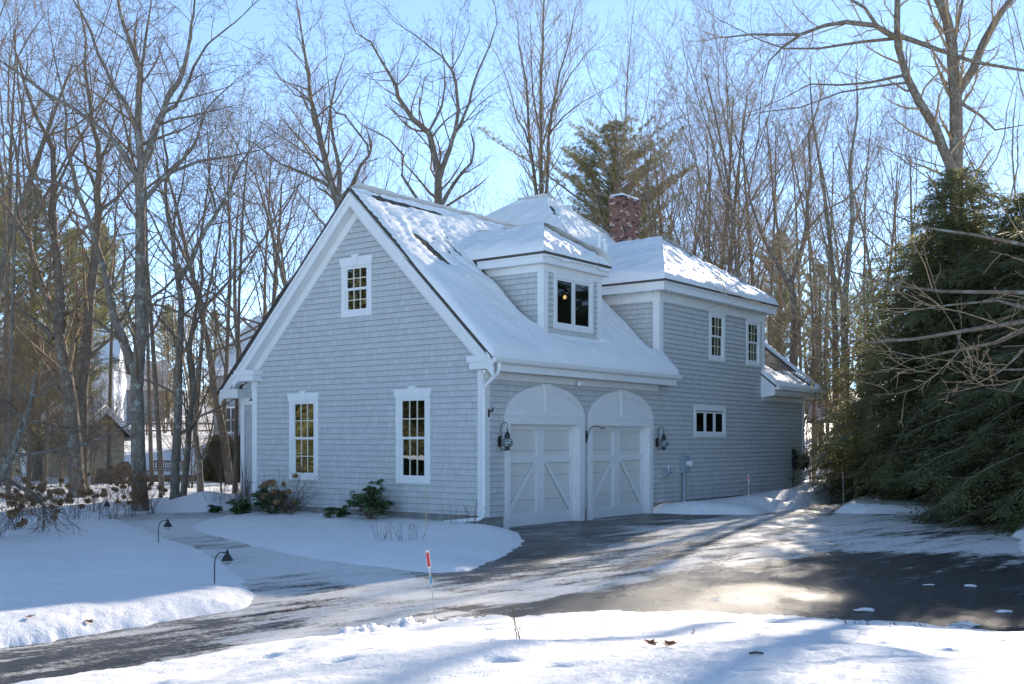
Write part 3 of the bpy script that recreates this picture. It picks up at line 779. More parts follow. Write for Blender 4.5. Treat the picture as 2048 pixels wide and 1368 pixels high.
e = hang('plant_hook', 3.74, -.02, 1.95, 0, label='curved black iron plant hook on the strip between the garage doors', cat='plant hook')
m = MB(); m.box(-.02, .02, -.015, 0, -.16, .12); m.build('hook_plate', 'black', e)
m = MB(); m.tube([(0, -.02, -.10), (0, -.05, .05), (0, -.12, .17), (0, -.22, .23), (0, -.34, .21), (0, -.44, .16), (0, -.49, .16), (0, -.51, .20)], .011, 6); m.build('arm', 'black', e)
e = hang('flood_light', 3.33, -.06, 3.16, 0, label='small white twin flood light under the garage eave', cat='flood light')
m = MB(); m.box(-.05, .05, -.02, .04, -.05, .05); m.build('mount', 'plastic', e)
for sg in (-1, 1):
    m = MB(); d = Vector((sg*.6, -.75, -.2)).normalized()
    m.tube([d*.02, d*.07, d*.15], [.02, .05, .058], 10); m.build('lamp_head', 'plastic', e)
e = hang('sensor_bracket', .10, -.04, 2.42, 0, label='small black iron bracket on the white corner board above the lantern', cat='bracket')
m = MB(); m.box(-.02, .02, -.015, 0, -.10, .06); m.tube([(0, -.01, 0), (.03, -.05, .03), (.08, -.05, .05)], .012, 6); m.tube([(.05, -.05, .0), (.09, -.05, .09)], .012, 6); m.build('bracket_body', 'black', e)
e = hang('electric_meter', 8.35, -.02, 1.18, 0, label='grey electric meter box with round glass meter and conduit on the shingled wall', cat='meter')
m = MB(); m.box(-.14, .16, -.16, 0, -.20, .26); m.build('meter_box', 'grayconduit', e)
m = MB(); m.tube([(.02, -.16, .05), (.02, -.25, .05)], .085, 14); m.tube([(.02, -.25, .05), (.02, -.28, .05)], [.085, .06], 14); m.build('meter_dial', 'plastic', e)
m = MB(); m.tube([(-.02, -.07, -.20), (-.02, -.07, -1.0)], .045, 10); m.tube([(.08, -.05, -.20), (.08, -.05, -1.1)], .012, 6); m.build('conduit', 'grayconduit', e)
e = hang('dryer_vent', 7.38, -.02, 1.02, 0, label='grey hooded wall vent left of the white outlet', cat='vent')
m = MB(); m.prism([(-.09, 0, .11), (-.09, -.03, .11), (-.09, -.15, -.08), (-.09, 0, -.12)], (.18, 0, 0)); m.build('hood', 'grayconduit', e)
e = hang('wall_outlet', 7.66, -.02, 1.06, 0, label='white outdoor outlet cover beside the grey vent', cat='outlet')
m = MB(); m.box(-.07, .07, -.03, 0, -.13, .13); m.build('cover', 'plastic', e)
m = MB()
for z in (-.06, .0, .06): m.box(-.035, .045, -.036, -.0305, z-.018, z+.018)
m.build('slots', 'black', e)
# hose reel
e = hang('hose_reel', 15.85, -.03, 1.18, 0, label='black wall-mounted hose reel with coiled hose near the far corner', cat='hose reel')
m = MB(); m.box(-.25, .0, -.05, 0, -.18, .40); m.tube([(-.1, -.05, 0), (-.1, -.42, 0)], .025, 8); m.build('mount', 'black', e)
m = MB()
for y in (-.10, -.40):
    for r in (.28, .20): m.tube([(-.1+r*math.cos(a), y, r*math.sin(a)) for a in [2*math.pi*i/24 for i in range(25)]], .013, 6, False)
    for k in range(6):
        a = math.pi*k/3; m.tube([(-.1, y, 0), (-.1+.28*math.cos(a), y, .28*math.sin(a))], .009, 5)
m.build('reel', 'black', e)
m = MB(); pts = []
for i in range(170): a = .75*i; pts.append((-.1+(.18+.0004*i)*math.cos(a*.7), -.13-.24*abs(((i/28) % 2)-1), (.18+.0004*i)*math.sin(a*.7)))
m.tube(pts, .014, 5); m.tube([(.15, -.3, .1), (.24, -.3, -.1), (.25, -.28, -.4), (.18, -.25, -.60)], .016, 6); m.tube([(-.28, -.1, -.1), (-.30, -.08, -.4), (-.30, -.06, -.85)], .016, 6); m.build('hose', 'black', e)
# lamp glowing inside the dormer
e = hang('pendant_lamp', 4.31, .95, 5.29, 0, label='small warm pendant lamp lit inside the dormer window', cat='pendant lamp')
m = MB(); m.lathe([(0, .06)]+[(.06*math.sin(a), .06*math.cos(a)) for a in [math.pi*i/8 for i in range(1, 8)]]+[(0, -.06)], (0, 0, 0), 14); m.build('bulb', 'bulb', e, True)
m = MB(); m.tube([(0, 0, .07), (0, 0, 0.37)], .006, 5); m.lathe([(.0, .11), (.03, .10), (.045, .07)], (0, 0, 0), 10); m.build('cord', 'black', e)
# ------------------------------------------------------------------ ground, snow, driveway
def uvw(u, v): p = W(u, v); return (p.x, p.y)
CLEAR = [(-9.0, 3.0), (-4.55, 9.46), (-4.10, 10.08), (-3.58, 10.74), (-2.95, 11.7), (-2.98, 12.47), (-3.30, 13.49), (-3.84, 14.92), (-4.65, 16.82), (-5.53, 18.73),
  (-6.21, 19.76), (-7.42, 21.96), (-8.73, 24.25), (-9.9, 26.2), (-10.2, 27.0), (-8.9, 27.35), (-7.6, 27.9), (-6.6, 29.6), (-6.0, 30.2), (-5.6, 29.5), (-6.35, 27.9), (-6.95, 26.5), (-7.01, 24.25),
  (-6.63, 22.46), (-5.75, 20.8), (-4.43, 18.73), (-3.37, 17.11), (-2.39, 15.94), (-1.15, 14.95), (-.62, 15.2), (-.20, 16.82), (.12, 18.47), (.22, 19.76), (.12, 21.4), (-.12, 22.3),
  uvw(.68, .0), uvw(.68, .4), uvw(6.75, .4), uvw(6.75, .0), (3.75, 27.3), (4.54, 26.75), (6.03, 26.75), (6.55, 27.64), (7.85, 29.28), (10.3, 34.37), (11.6, 37.6), (13.4, 42.0), (15.6, 41.5), (13.2, 37.2), (10.1, 32.3),
  (8.1, 27.2), (11.3, 26.75), (11.7, 25.6), (8.35, 17.57), (8.6, 14.5), (11, 11.5), (12, 8.6), (7.5, 9.25), (4.75, 9.75), (3.6, 10.15), (2.75, 10.65), (1.7, 10.85), (.75, 10.8), (-.1, 10.65), (-.75, 10.35), (-1.35, 9.85), (-1.75, 9.25),
  (-2.4, 8.65), (-2.9, 8.05), (-3.5, 7.4), (-6.5, 3.4)]
def sdist(X, Y, poly):
    "signed distance to a polygon outline, negative inside"
    shp = X.shape; x = X.ravel(); y = Y.ravel()
    d = np.full(x.shape, 1e9); ins = np.zeros(x.shape, bool)
    n = len(poly)
    for i in range(n):
        (ax, ay), (bx, by) = poly[i], poly[(i+1) % n]
        ex, ey = bx-ax, by-ay; L = ex*ex+ey*ey+1e-12
        t = np.clip(((x-ax)*ex+(y-ay)*ey)/L, 0, 1)
        d = np.minimum(d, (x-ax-t*ex)**2+(y-ay-t*ey)**2)
        if abs(by-ay) > 1e-9:
            c = (ay > y) != (by > y)
            ins ^= c & (x < (bx-ax)*(y-ay)/(by-ay)+ax)
    d = np.sqrt(d); return np.where(ins, -d, d).reshape(shp)
_yx = [-14, -6.5, -3.5, -2.4, -1.35, -.1, 1.7, 4.75, 7.5, 12, 18]; _yy = [-4, 3.4, 7.4, 8.65, 9.85, 10.65, 10.85, 9.75, 9.25, 8.6, 8]
def base(X, Y):
    fg = .105*np.clip(np.interp(X, _yx, _yy)-Y-.2, 0, 12)
    r = np.sqrt(X*X*.5+Y*Y)
    h = .085*np.clip(r-50, 0, 400); h = np.where(h > 9, 9+(h-9)*.25, h)
    return np.minimum(fg, .9)+h+(.5*vnoise(X*.06, Y*.06, 41)+.12*vnoise(X*.3, Y*.3, 43))*sstep(30, 60, r)
def snow_depth(X, Y, d):
    w = d+.10*fbm(X*1.7, Y*1.7, 51, 3)+.07*vnoise(X*6, Y*6, 52)+.04*vnoise(X*15, Y*15, 50)
    T = .17+.05*fbm(X*.5, Y*.5, 53, 3)
    for (x, y, a, s) in ((4.6, 27.6, .16, .9), (6.3, 28.8, .20, 1.0), (8.2, 31.4, .26, 1.1), (10.1, 35.6, .30, 1.2), (9.4, 33.6, .26, 1.1), (-.5, 20.5, .10, 1.2), (-1.0, 22.3, .06, .8), (-7.6, 29.0, .30, 1.0), (-8.4, 28.8, .2, .8), (8.9, 26.9, .10, 1.0)):
        T = T+a*np.exp(-((X-x)**2+(Y-y)**2)/(s*s))
    soft = .16+.38*sstep(1.5, -1, X-.1*(Y-16))*sstep(9.5, 12, Y)
    edge = 1-np.exp(-np.clip(w, 0, 9)/soft)
    h = T*edge
    # thrown-up lumps along ploughed edges
    ch = np.clip(.55*fbm(X*4.5, Y*4.5, 55, 2)+.8*fbm(X*13, Y*13, 60, 3)+.12, 0, 1)
    zone = np.exp(-((w-.28)/.28)**2)
    lump = np.exp(-((X+1.35)**2/1.1+(Y-9.75)**2/.35))*.9+.25*np.exp(-((X-8.2)**2/6+(Y-31)**2/10))+.35*np.exp(-((X-10.2)**2/5+(Y-21)**2/25))
    lump = lump+.12
    h = h+ch*zone*np.clip(lump, 0, 1)*.20
    h = h+.035*fbm(X*1.1, Y*1.1, 57, 3)*edge+.018*fbm(X*5, Y*5, 58, 3)*edge+.006*fbm(X*16, Y*16, 56, 3)*edge
    h = h+.07*vnoise(X*.75+Y*.2, Y*.75, 59)*edge*sstep(0, 3, 12-Y)
    rnd = random.Random(8)
    for k in range(46):   # animal and boot prints
        if k < 16: x, y = 2.4+rnd.uniform(-.25, .9)+k*.02, 5.6+k*.22+rnd.uniform(-.1, .1)
        else: x, y = rnd.uniform(-2.2, 3.2), rnd.uniform(5.0, 9.3)
        s = rnd.uniform(.05, .11); a = rnd.uniform(.025, .07)
        h = h-a*np.exp(-(((X-x)/s)**2+((Y-y)/(s*.8))**2))*(d > .3)
    return np.where(w > 0, h, -.10*sstep(0, .12, -w)*1.0)
def ground_z(x, y):
    X = np.array([[float(x)]]); Y = np.array([[float(y)]])
    d = sdist(X, Y, CLEAR); b = base(X, Y)+np.maximum(snow_depth(X, Y, d), 0)
    return float(b[0, 0])
rows = np.geomspace(3.4, 330, 640)
cs = np.concatenate([np.linspace(-1.5, -.56, 60)[:-1], np.linspace(-.56, .56, 500), np.linspace(.56, 1.5, 60)[1:]])
Y, S = np.meshgrid(rows, cs, indexing='ij'); X = S*Y
D = sdist(X, Y, CLEAR); Bz = base(X, Y)
Z = Bz+snow_depth(X, Y, D)
hx, hy = (X-CO[0])*UA[0]+(Y-CO[1])*UA[1], (X-CO[0])*VA[0]+(Y-CO[1])*VA[1]
Z = np.where((hx > .35) & (hx < 16.2) & (hy > .35) & (hy < 13.5) & ((hy < 6.9) | (hx > 7.5)), -.3, Z)
nr, nc = Y.shape
idx = np.arange(nr*nc).reshape(nr, nc)
F = np.stack([idx[:-1, :-1], idx[:-1, 1:], idx[1:, 1:], idx[1:, :-1]], -1).reshape(-1, 4)
V = np.stack([X, Y, Z], -1).reshape(-1, 3)
nb = len(V); far = np.array([(-900, -60, .55), (-5.1, 3.4, .55), (5.1, 3.4, .55), (900, -60, .55), (-5.1, -60, .55), (5.1, -60, .55)], float)
# side and rear skirts of the same snowfield
sk = [(-900, -60), (-5.1, -60), (-5.1, 3.4), (-495, 330), (-900, 330), (5.1, -60), (900, -60), (900, 330), (495, 330), (5.1, 3.4)]
def bz(p): return float(base(np.array([p[0]]), np.array([max(p[1], -4)]))[0])+.15
V = np.concatenate([V, np.array([(p[0], p[1], bz(p)-(.0 if abs(p[0]) > 20 else .03)) for p in sk])])
g = mesh_np('ground', V, [F, np.array([[nb, nb+1, nb+2, nb+3], [nb+5, nb+6, nb+8, nb+9], [nb+1, nb+5, nb+9, nb+2]]), np.array([[nb, nb+3, nb+4], [nb+6, nb+7, nb+8]])], 'snow', smooth=True)
mark(g, kind='structure')
# driveway, path and back lane: one asphalt sheet with its own snow cover
keep = D < .45
cell = keep[:-1, :-1] & keep[:-1, 1:] & keep[1:, 1:] & keep[1:, :-1]
Fd = np.stack([idx[:-1, :-1], idx[:-1, 1:], idx[1:, 1:], idx[1:, :-1]], -1)[cell]
used = np.unique(Fd); remap = np.zeros(nr*nc, np.int64); remap[used] = np.arange(len(used))
xs, ys = X.ravel()[used], Y.ravel()[used]
COVER = [(0, 1310, .35), (60, 1345, .30), (150, 1300, .38), (250, 1290, .30), (330, 1265, .45), (430, 1250, .42), (520, 1235, .55), (620, 1215, .6), (250, 1330, .40), (400, 1310, .45), (560, 1275, .75),
  (700, 1205, .62), (800, 1190, 1.0), (760, 1160, 1.0), (620, 1172, .5), (585, 1152, .62), (426, 1096, .5), (455, 1120, .62), (640, 1180, .55), (520, 1150, 1.0), (470, 1100, 1.0), (420, 1085, .62), (600, 1140, 1.0), (620, 1170, .52), (560, 1120, 1.0), (400, 1045, 1.0), (300, 1035, .55), (330, 1055, 1.0),
  (900, 1155, .45), (980, 1140, .22), (1050, 1115, .18), (1080, 1085, .25), (1150, 1060, .25), (1250, 1045, .25), (1110, 1070, .3), (1180, 1085, .25), (1300, 1035, .2),
  (700, 1235, .72), (800, 1225, .66), (880, 1205, .62), (950, 1180, .55), (1050, 1150, .52), (1150, 1120, .5), (1250, 1090, .55), (1350, 1060, .6), (1430, 1045, .58), (1100, 1165, .6), (1200, 1135, .46), (1300, 1110, .42), (1400, 1090, .5),
  (900, 1225, .6), (1000, 1200, .72), (1100, 1180, .72), (1200, 1160, .70), (1320, 1140, .64), (1420, 1125, .6), (1500, 1110, .6), (940, 1222, .25), (1000, 1225, .05), (1100, 1210, .06), (1220, 1195, .08), (1350, 1175, .18), (1450, 1160, .2), (1550, 1140, .22),
  (1200, 1220, .02), (1400, 1215, .05), (1600, 1200, .05), (1500, 1230, .03), (1700, 1180, .05), (1800, 1220, .03), (1900, 1180, .06), (2000, 1230, .02), (2040, 1160, .08), (1650, 1130, .12), (1750, 1120, .15), (1850, 1125, .2), (2000, 1125, .3),
  (1500, 1080, .6), (1600, 1070, .66), (1700, 1080, .72), (1800, 1090, .66), (1900, 1090, .72), (1980, 1095, .8), (1450, 1060, .6), (1550, 1045, .66), (1650, 1040, .75), (1750, 1045, .7), (1850, 1045, .45), (1930, 1045, .45), (1850, 1065, .4), (1950, 1070, .5), (1780, 1060, .6), (1700, 1055, .72),
  (1600, 1025, .6), (1650, 1010, .55), (1680, 1000, .5), (1720, 990, .45), (1760, 985, .5)]
ca = np.array([((px-1024)/FPX*HC*FPX/(py-HOR), HC*FPX/(py-HOR), c) for px, py, c in COVER])
num = np.zeros(len(xs)); den = np.zeros(len(xs))
for cx_, cy_, c in ca:
    w = 1/(((xs-cx_)/np.maximum(ys, 4))**2*4+(np.log(np.maximum(ys, 3)/cy_))**2*9+2e-4)**2
    num += w*c; den += w
cov = num/den
def track(px):
    P = [((a-1024)/FPX*HC*FPX/(b-HOR), HC*FPX/(b-HOR)) for a, b in px]
    d = np.full(len(xs), 9.0)
    for (ax, ay), (bx, by) in zip(P, P[1:]):
        ex, ey = bx-ax, by-ay; tt = np.clip(((xs-ax)*ex+(ys-ay)*ey)/(ex*ex+ey*ey), 0, 1)
        d = np.minimum(d, np.hypot(xs-ax-tt*ex, ys-ay-tt*ey))
    return np.exp(-(d/.20)**2)
for pts_ in ([(-60, 1352), (0, 1338), (150, 1300), (330, 1266), (520, 1228), (700, 1196), (900, 1150), (1050, 1104), (1100, 1075)], [(-60, 1385), (80, 1352), (250, 1318), (450, 1276), (650, 1228), (850, 1182), (1050, 1135), (1150, 1080), (1180, 1060)],
             [(1180, 1170), (1350, 1105), (1500, 1056), (1600, 1026), (1680, 1002)], [(1280, 1190), (1450, 1115), (1570, 1064), (1650, 1032), (1700, 1006)]):
    cov = cov-.15*track(pts_)
dz_ = .012*fbm(xs*.8, ys*.8, 61, 3)
dv = mesh_np('driveway', np.stack([xs, ys, Bz.ravel()[used]*0+np.minimum(Bz.ravel()[used], .25)+.004+dz_], -1), [remap[Fd]], 'drive', smooth=True, attr={'snow_cover': cov})
mark(dv, kind='structure')
del X, Y, Z, D, Bz, V, F, Fd
# ------------------------------------------------------------------ trees
class Twigs:
    "collects tapered limbs and turns them into one mesh"
    def __init__(s): s.b = {}
    def add(s, pts, rad, sides):
        s.b.setdefault((len(pts), sides), []).append((pts, rad))
    def count(s): return sum(len(v) for v in s.b.values())
    def build(s, name, mat, parent):
        VV = []; FF = []; base_ = 0
        for (k, n), L in s.b.items():
            P = np.array([a for a, _ in L], float); Rr = np.array([r for _, r in L], float)
            T = np.empty_like(P); T[:, 1:-1] = P[:, 2:]-P[:, :-2]; T[:, 0] = P[:, 1]-P[:, 0]; T[:, -1] = P[:, -1]-P[:, -2]
            T /= np.linalg.norm(T, axis=-1, keepdims=True)+1e-9
            ref = np.where(np.abs(T[..., 2:3]) > .9, np.array([1.0, 0, 0]), np.array([0, 0, 1.0]))
            # one reference for a whole limb keeps it from twisting
            ref = np.broadcast_to(ref[:, :1], P.shape)
            A = np.cross(T, ref); A /= np.linalg.norm(A, axis=-1, keepdims=True)+1e-9
            B = np.cross(T, A)
            an = 2*np.pi*np.arange(n)/n
            ring = P[:, :, None]+(A[:, :, None]*np.cos(an)[:, None]+B[:, :, None]*np.sin(an)[:, None])*Rr[:, :, None, None]
            N = len(L); VV.append(ring.reshape(-1, 3))
            i = base_+np.arange(N*k*n).reshape(N, k, n)
            f = np.stack([i[:, :-1], np.roll(i, -1, 2)[:, :-1], np.roll(i, -1, 2)[:, 1:], i[:, 1:]], -1)
            FF.append(f.reshape(-1, 4)); base_ += N*k*n
        return mesh_np(name, np.concatenate(VV), [np.concatenate(FF)], mat, parent, smooth=True)

def norm(d):
    l = math.sqrt(d[0]*d[0]+d[1]*d[1]+d[2]*d[2])+1e-9; return (d[0]/l, d[1]/l, d[2]/l)
def perp(d, az):
    ref = (0, 0, 1) if abs(d[2]) < .9 else (1, 0, 0)
    a = norm((d[1]*ref[2]-d[2]*ref[1], d[2]*ref[0]-d[0]*ref[2], d[0]*ref[1]-d[1]*ref[0]))
    b = (d[1]*a[2]-d[2]*a[1], d[2]*a[0]-d[0]*a[2], d[0]*a[1]-d[1]*a[0])
    c, s = math.cos(az), math.sin(az)
    return (a[0]*c+b[0]*s, a[1]*c+b[1]*s, a[2]*c+b[2]*s)

OAK = dict(seg=(7, 6, 5, 4, 3), wig=(.08, .18, .22, .22, .2), trop=(.05, .05, .05, .03, .02), nch=(9, 7, 6, 4, 0), start=(.35, .25, .2, .15), ang=(55, 50, 48, 45), lr=(.62, .55, .5, .5), rr=(.55, .5, .5, .55))
MAPLE = dict(seg=(8, 7, 5, 4, 3), wig=(.04, .08, .12, .16, .2), trop=(.03, .13, .12, .08, .05), nch=(11, 8, 6, 4, 0), start=(.30, .22, .18, .15), ang=(38, 36, 38, 42), lr=(.60, .5, .45, .45), rr=(.5, .45, .5, .55))
POLE = dict(seg=(9, 6, 5, 4, 3), wig=(.03, .10, .16, .2, .2), trop=(.02, .10, .08, .05, .03), nch=(11, 6, 5, 3, 0), start=(.45, .25, .2, .15), ang=(46, 42, 42, 42), lr=(.33, .5, .5, .5), rr=(.42, .5, .5, .55))
BRUSH = dict(seg=(6, 5, 4, 3, 3), wig=(.06, .12, .16, .2, .2), trop=(.03, .10, .08, .04, .03), nch=(11, 7, 5, 3, 0), start=(.12, .15, .15, .15), ang=(34, 34, 36, 40), lr=(.5, .5, .5, .5), rr=(.5, .5, .55, .6))

def branch(p, d, L, r, lvl, S, rnd, out, rmin, maxl, tip=.35):
    n = S['seg'][min(lvl, 4)]; w = S['wig'][min(lvl, 4)]; tr = S['trop'][min(lvl, 4)]
    pts = [p]; rad = [r]; dirs = [d]
    st = L/n
    for i in range(n):
        d = norm((d[0]+rnd.gauss(0, w), d[1]+rnd.gauss(0, w), d[2]+rnd.gauss(0, w)*.8+tr))
        p = (p[0]+d[0]*st, p[1]+d[1]*st, p[2]+d[2]*st)
        pts.append(p); dirs.append(d)
        rad.append(max(rmin, r*(1-(1-tip)*(i+1)/n)))
    rad[-1] = max(rmin*.7, rad[-1]*(.5 if lvl else .8))
    out(lvl, pts, rad)
    kids(pts, rad, dirs, L, lvl, S, rnd, out, rmin, maxl)
def kids(pts, rad, dirs, L, lvl, S, rnd, out, rmin, maxl, dens=1.0, start=None):
    if lvl >= maxl: return
    k = S['nch'][min(lvl, 4)]*dens
    k = int(k)+(rnd.random() < k-int(k))
    s0 = S['start'][min(lvl, 3)] if start is None else start
    az = rnd.uniform(0, 6.28); n = len(pts)-1
    for j in range(k):
        t = s0+(1-s0)*(j+rnd.uniform(.1, .9))/k
        x = min(t*n, n-1e-6); i = int(x); f = x-i
        q = tuple(pts[i][c]*(1-f)+pts[i+1][c]*f for c in range(3))
        r0 = rad[i]*(1-f)+rad[i+1]*f
        az += 2.4+rnd.uniform(-.5, .5)
        a = math.radians(S['ang'][min(lvl, 3)]*rnd.uniform(.7, 1.25))
        e = perp(dirs[i+1], az); dd = dirs[i+1]
        nd = norm(tuple(dd[c]*math.cos(a)+e[c]*math.sin(a) for c in range(3)))
        l2 = L*S['lr'][min(lvl, 3)]*(1.15-.6*t)*rnd.uniform(.7, 1.25)
        branch(q, nd, l2, max(rmin, r0*S['rr'][min(lvl, 3)]*rnd.uniform(.8, 1.1)), lvl+1, S, rnd, out, rmin, maxl, .3)
SIDES = (9, 6, 4, 3, 3)
def tree_root(name, x, y, **kw):
    z = ground_z(x, y)-.12 if y < 60 else float(base(np.array([x]), np.array([y]))[0])
    return empty(name, (x, y, z), 0, **kw)
def sinks():
    a, b = Twigs(), Twigs()
    def out(lvl, pts, rad):
        (a if lvl <= 1 else b).add(pts, rad, SIDES[min(lvl, 4)])
    return a, b, out
def grown_meshes(S, H, r, seed, maxl=4, rmin=.004, lean=(0, 0), bark='bark3', twig='twig', tip=.25, stems=1):
    rnd = random.Random(seed); a, b, out = sinks()
    for k in range(stems):
        ang = rnd.uniform(0, 6.28); sp = .0 if stems == 1 else .16
        branch((math.cos(ang)*r*.8*(stems > 1), math.sin(ang)*r*.8*(stems > 1), -.1), norm((lean[0]+sp*math.cos(ang), lean[1]+sp*math.sin(ang), 1)), H*(1 if k == 0 else rnd.uniform(.75, 1)), r, 0, S, rnd, out, rmin, maxl, tip)
    return a, b, bark, twig
def make_tree(name, G, loc, **kw):
    a, b, bark, twig = G
    o = empty(name, loc, 0, **kw)
    a.build('trunk', bark, o); b.build('crown', twig, o)
    return o
def copy_tree(src, loc, rz, s, **kw):
    o = src.copy(); COL.objects.link(o); o.location = loc; o.rotation_euler = (0, 0, rz); o.scale = (s*kw.pop('wide', 1), s, s*kw.pop('tall', 1))
    for k in ('label', 'group', 'category'):
        if k in o: del o[k]
    mark(o, **kw)
    for c in src.children:
        d = c.copy(); COL.objects.link(d); d.parent = o
    return o

def traced(name, Y0, limbs, S, seed, label, bark='bark', twig='twig', dens=1.0, rmin=.0038, group=None, depth=1.0, base_px=None):
    """a tree whose main limbs follow the photo: limbs = (points in photo pixels, r_start, r_end, lean in depth per metre, kid density)"""
    rnd = random.Random(seed); a, b, out = sinks()
    bp = base_px or limbs[0][0][0]
    x0 = gx(bp[0], Y0); z0 = ground_z(x0, Y0)-.15
    o = empty(name, (x0, Y0, z0), 0, label=label, cat='tree', group=group)
    made = {}
    for li, (px, r0, r1, lean, kd, par) in enumerate(limbs):
        yb = Y0; 
        if par is not None:   # start at the depth of the parent limb
            P = made[par]; q = at(px[0][0], px[0][1], Y0)
            j = min(range(len(P)), key=lambda i: (P[i][0]/P[i][1]-q.x/q.y)**2+((P[i][2]-HC)/P[i][1]-(q.z-HC)/q.y)**2)
            yb = P[j][1]
        pts = []; acc = 0; prev = None; ph = rnd.uniform(0, 6)
        # resample the polyline with a little waviness
        dense = []
        for (p, q) in zip(px, px[1:]):
            m = 2 if math.hypot(p[0]-q[0], p[1]-q[1]) > 26 else 1
            for i in range(m):
                t = i/m; dense.append((p[0]+(q[0]-p[0])*t+(rnd.uniform(-1.3, 1.3) if t else 0), p[1]+(q[1]-p[1])*t))
        dense.append(px[-1])
        for (x, y) in dense:
            if prev: acc += math.hypot(x-prev[0], y-prev[1])/FPX*Y0
            prev = (x, y)
            pts.append(tuple(at(x, y, yb+lean*acc+.12*math.sin(acc*1.7+ph)*(acc > .2))))
        made[li] = pts
        n = len(pts)
        if par is None: pts[0] = (pts[0][0], pts[0][1], min(pts[0][2], z0-.1))
        rad = [max(rmin, r0+(r1-r0)*(i/(n-1))**.85) for i in range(n)]
        if 38 < Y0 < 42 and S is OAK2: rad = [max(rmin, q*.84) for q in rad]
        if par is None and r0 > .12: rad[0] *= 1.25
        loc = [(p[0]-x0, p[1]-Y0, p[2]-z0) for p in pts]
        out(0 if li == 0 or par is None else 1, loc, rad)
        dirs = [norm(tuple(loc[min(i+1, n-1)][c]-loc[max(i-1, 0)][c] for c in range(3))) for i in range(n)]
        Lm = max(acc, .5)
        if kd > 0:
            kids(loc, rad, dirs, min(Lm, 5.5), 1, S, rnd, out, rmin, 4, kd*dens*max(1, Lm/4.5), .12)
            # the limb runs out in a spray of twigs
            for q in range(2): branch(loc[-1], norm((dirs[-1][0]+rnd.gauss(0, .3), dirs[-1][1]+rnd.gauss(0, .3), dirs[-1][2]+rnd.gauss(0, .2))), min(1.6, Lm*.4), max(rmin, rad[-1]*.8), 2, S, rnd, out, rmin, 4)
    a.build('trunk', bark, o); b.build('crown', twig, o)
    return o
OAK2 = dict(OAK, nch=(9, 8, 6, 4, 0), lr=(.6, .46, .52, .5), wig=(.08, .12, .17, .2, .2), rr=(.55, .36, .5, .6), trop=(.05, .05, .07, .06, .03))
MAP2 = dict(MAPLE, nch=(9, 9, 6, 3, 0), lr=(.6, .46, .45, .45), rr=(.5, .36, .5, .6))
traced('oak_tree', 27.6, [
  ([(281, 1024), (276, 900), (273, 780), (281, 672), (281, 526), (281, 409), (280, 351), (283, 329), (276, 256), (278, 183), (281, 139), (270, 110), (256, 73), (241, 29), (232, -20)], .195, .032, .0, .9, None),
  ([(274, 745), (260, 716), (243, 672), (228, 628), (216, 573), (205, 526), (187, 473), (172, 424), (160, 396), (146, 381), (110, 365), (36, 351), (-20, 340)], .15, .03, .10, 1.2, 0),
  ([(160, 396), (148, 347), (131, 285), (133, 234), (124, 180), (110, 120), (100, 60)], .06, .012, -.15, 1, 1),
  ([(283, 332), (296, 311), (311, 256), (325, 227), (336, 194), (358, 164), (373, 117), (380, 73), (387, 29), (392, -20)], .12, .02, -.15, 1, 0),
  ([(325, 227), (351, 212), (369, 179), (387, 135), (413, 91), (439, 69), (471, 44), (504, 11)], .055, .012, .25, 1, 3),
  ([(279, 360), (262, 335), (252, 314), (230, 285), (190, 249), (146, 216), (91, 186), (44, 150), (0, 121), (-40, 100)], .10, .02, -.2, 1, 0),
  ([(276, 262), (252, 208), (227, 172), (197, 110), (183, 66), (161, 22), (140, -10)], .075, .02, .2, 1, 0),
  ([(281, 145), (292, 73), (300, 22), (304, -20)], .05, .012, .1, 1, 0),
  ([(283, 405), (292, 396), (318, 365), (344, 344), (398, 322), (453, 314), (486, 307), (520, 300)], .075, .012, .2, 1, 0),
  ([(344, 344), (387, 292), (398, 263), (413, 219), (439, 190), (475, 157)], .05, .01, -.2, 1, 8),
  ([(282, 452), (270, 466), (240, 470), (201, 478)], .03, .01, .3, .8, 0),
  ([(281, 660), (300, 620), (315, 600), (350, 590), (400, 565), (450, 545)], .04, .01, .2, .8, 0)],
  OAK2, 11, 'large forked oak with grey lichen on its trunk, by the path left of house')
traced('maple_tree', 31.5, [
  ([(156, 1000), (150, 900), (141, 800), (131, 731), (122, 690), (117, 655), (120, 614), (117, 555), (111, 497), (103, 424), (108, 380), (106, 300), (95, 274), (73, 234), (50, 170), (30, 100)], .23, .03, 0, 1.1, None),
  ([(110, 675), (96, 662), (58, 634), (15, 590), (-20, 570)], .10, .04, -.2, .8, 0),
  ([(116, 630), (102, 614), (79, 555), (58, 482), (29, 438), (0, 395), (-30, 360)], .11, .03, .2, 1, 0),
  ([(104, 440), (106, 475), (85, 420), (60, 350), (40, 280)], .06, .012, -.1, 1, 0),
  ([(108, 390), (130, 340), (150, 300), (175, 250), (185, 200), (190, 150)], .05, .012, .2, 1, 0),
  ([(122, 690), (140, 655), (170, 640), (198, 640)], .03, .012, .2, .5, 0)],
  OAK2, 12, 'thick many-limbed tree leaning left, leftmost of the large trunks by the tan shed', bark='bark2')
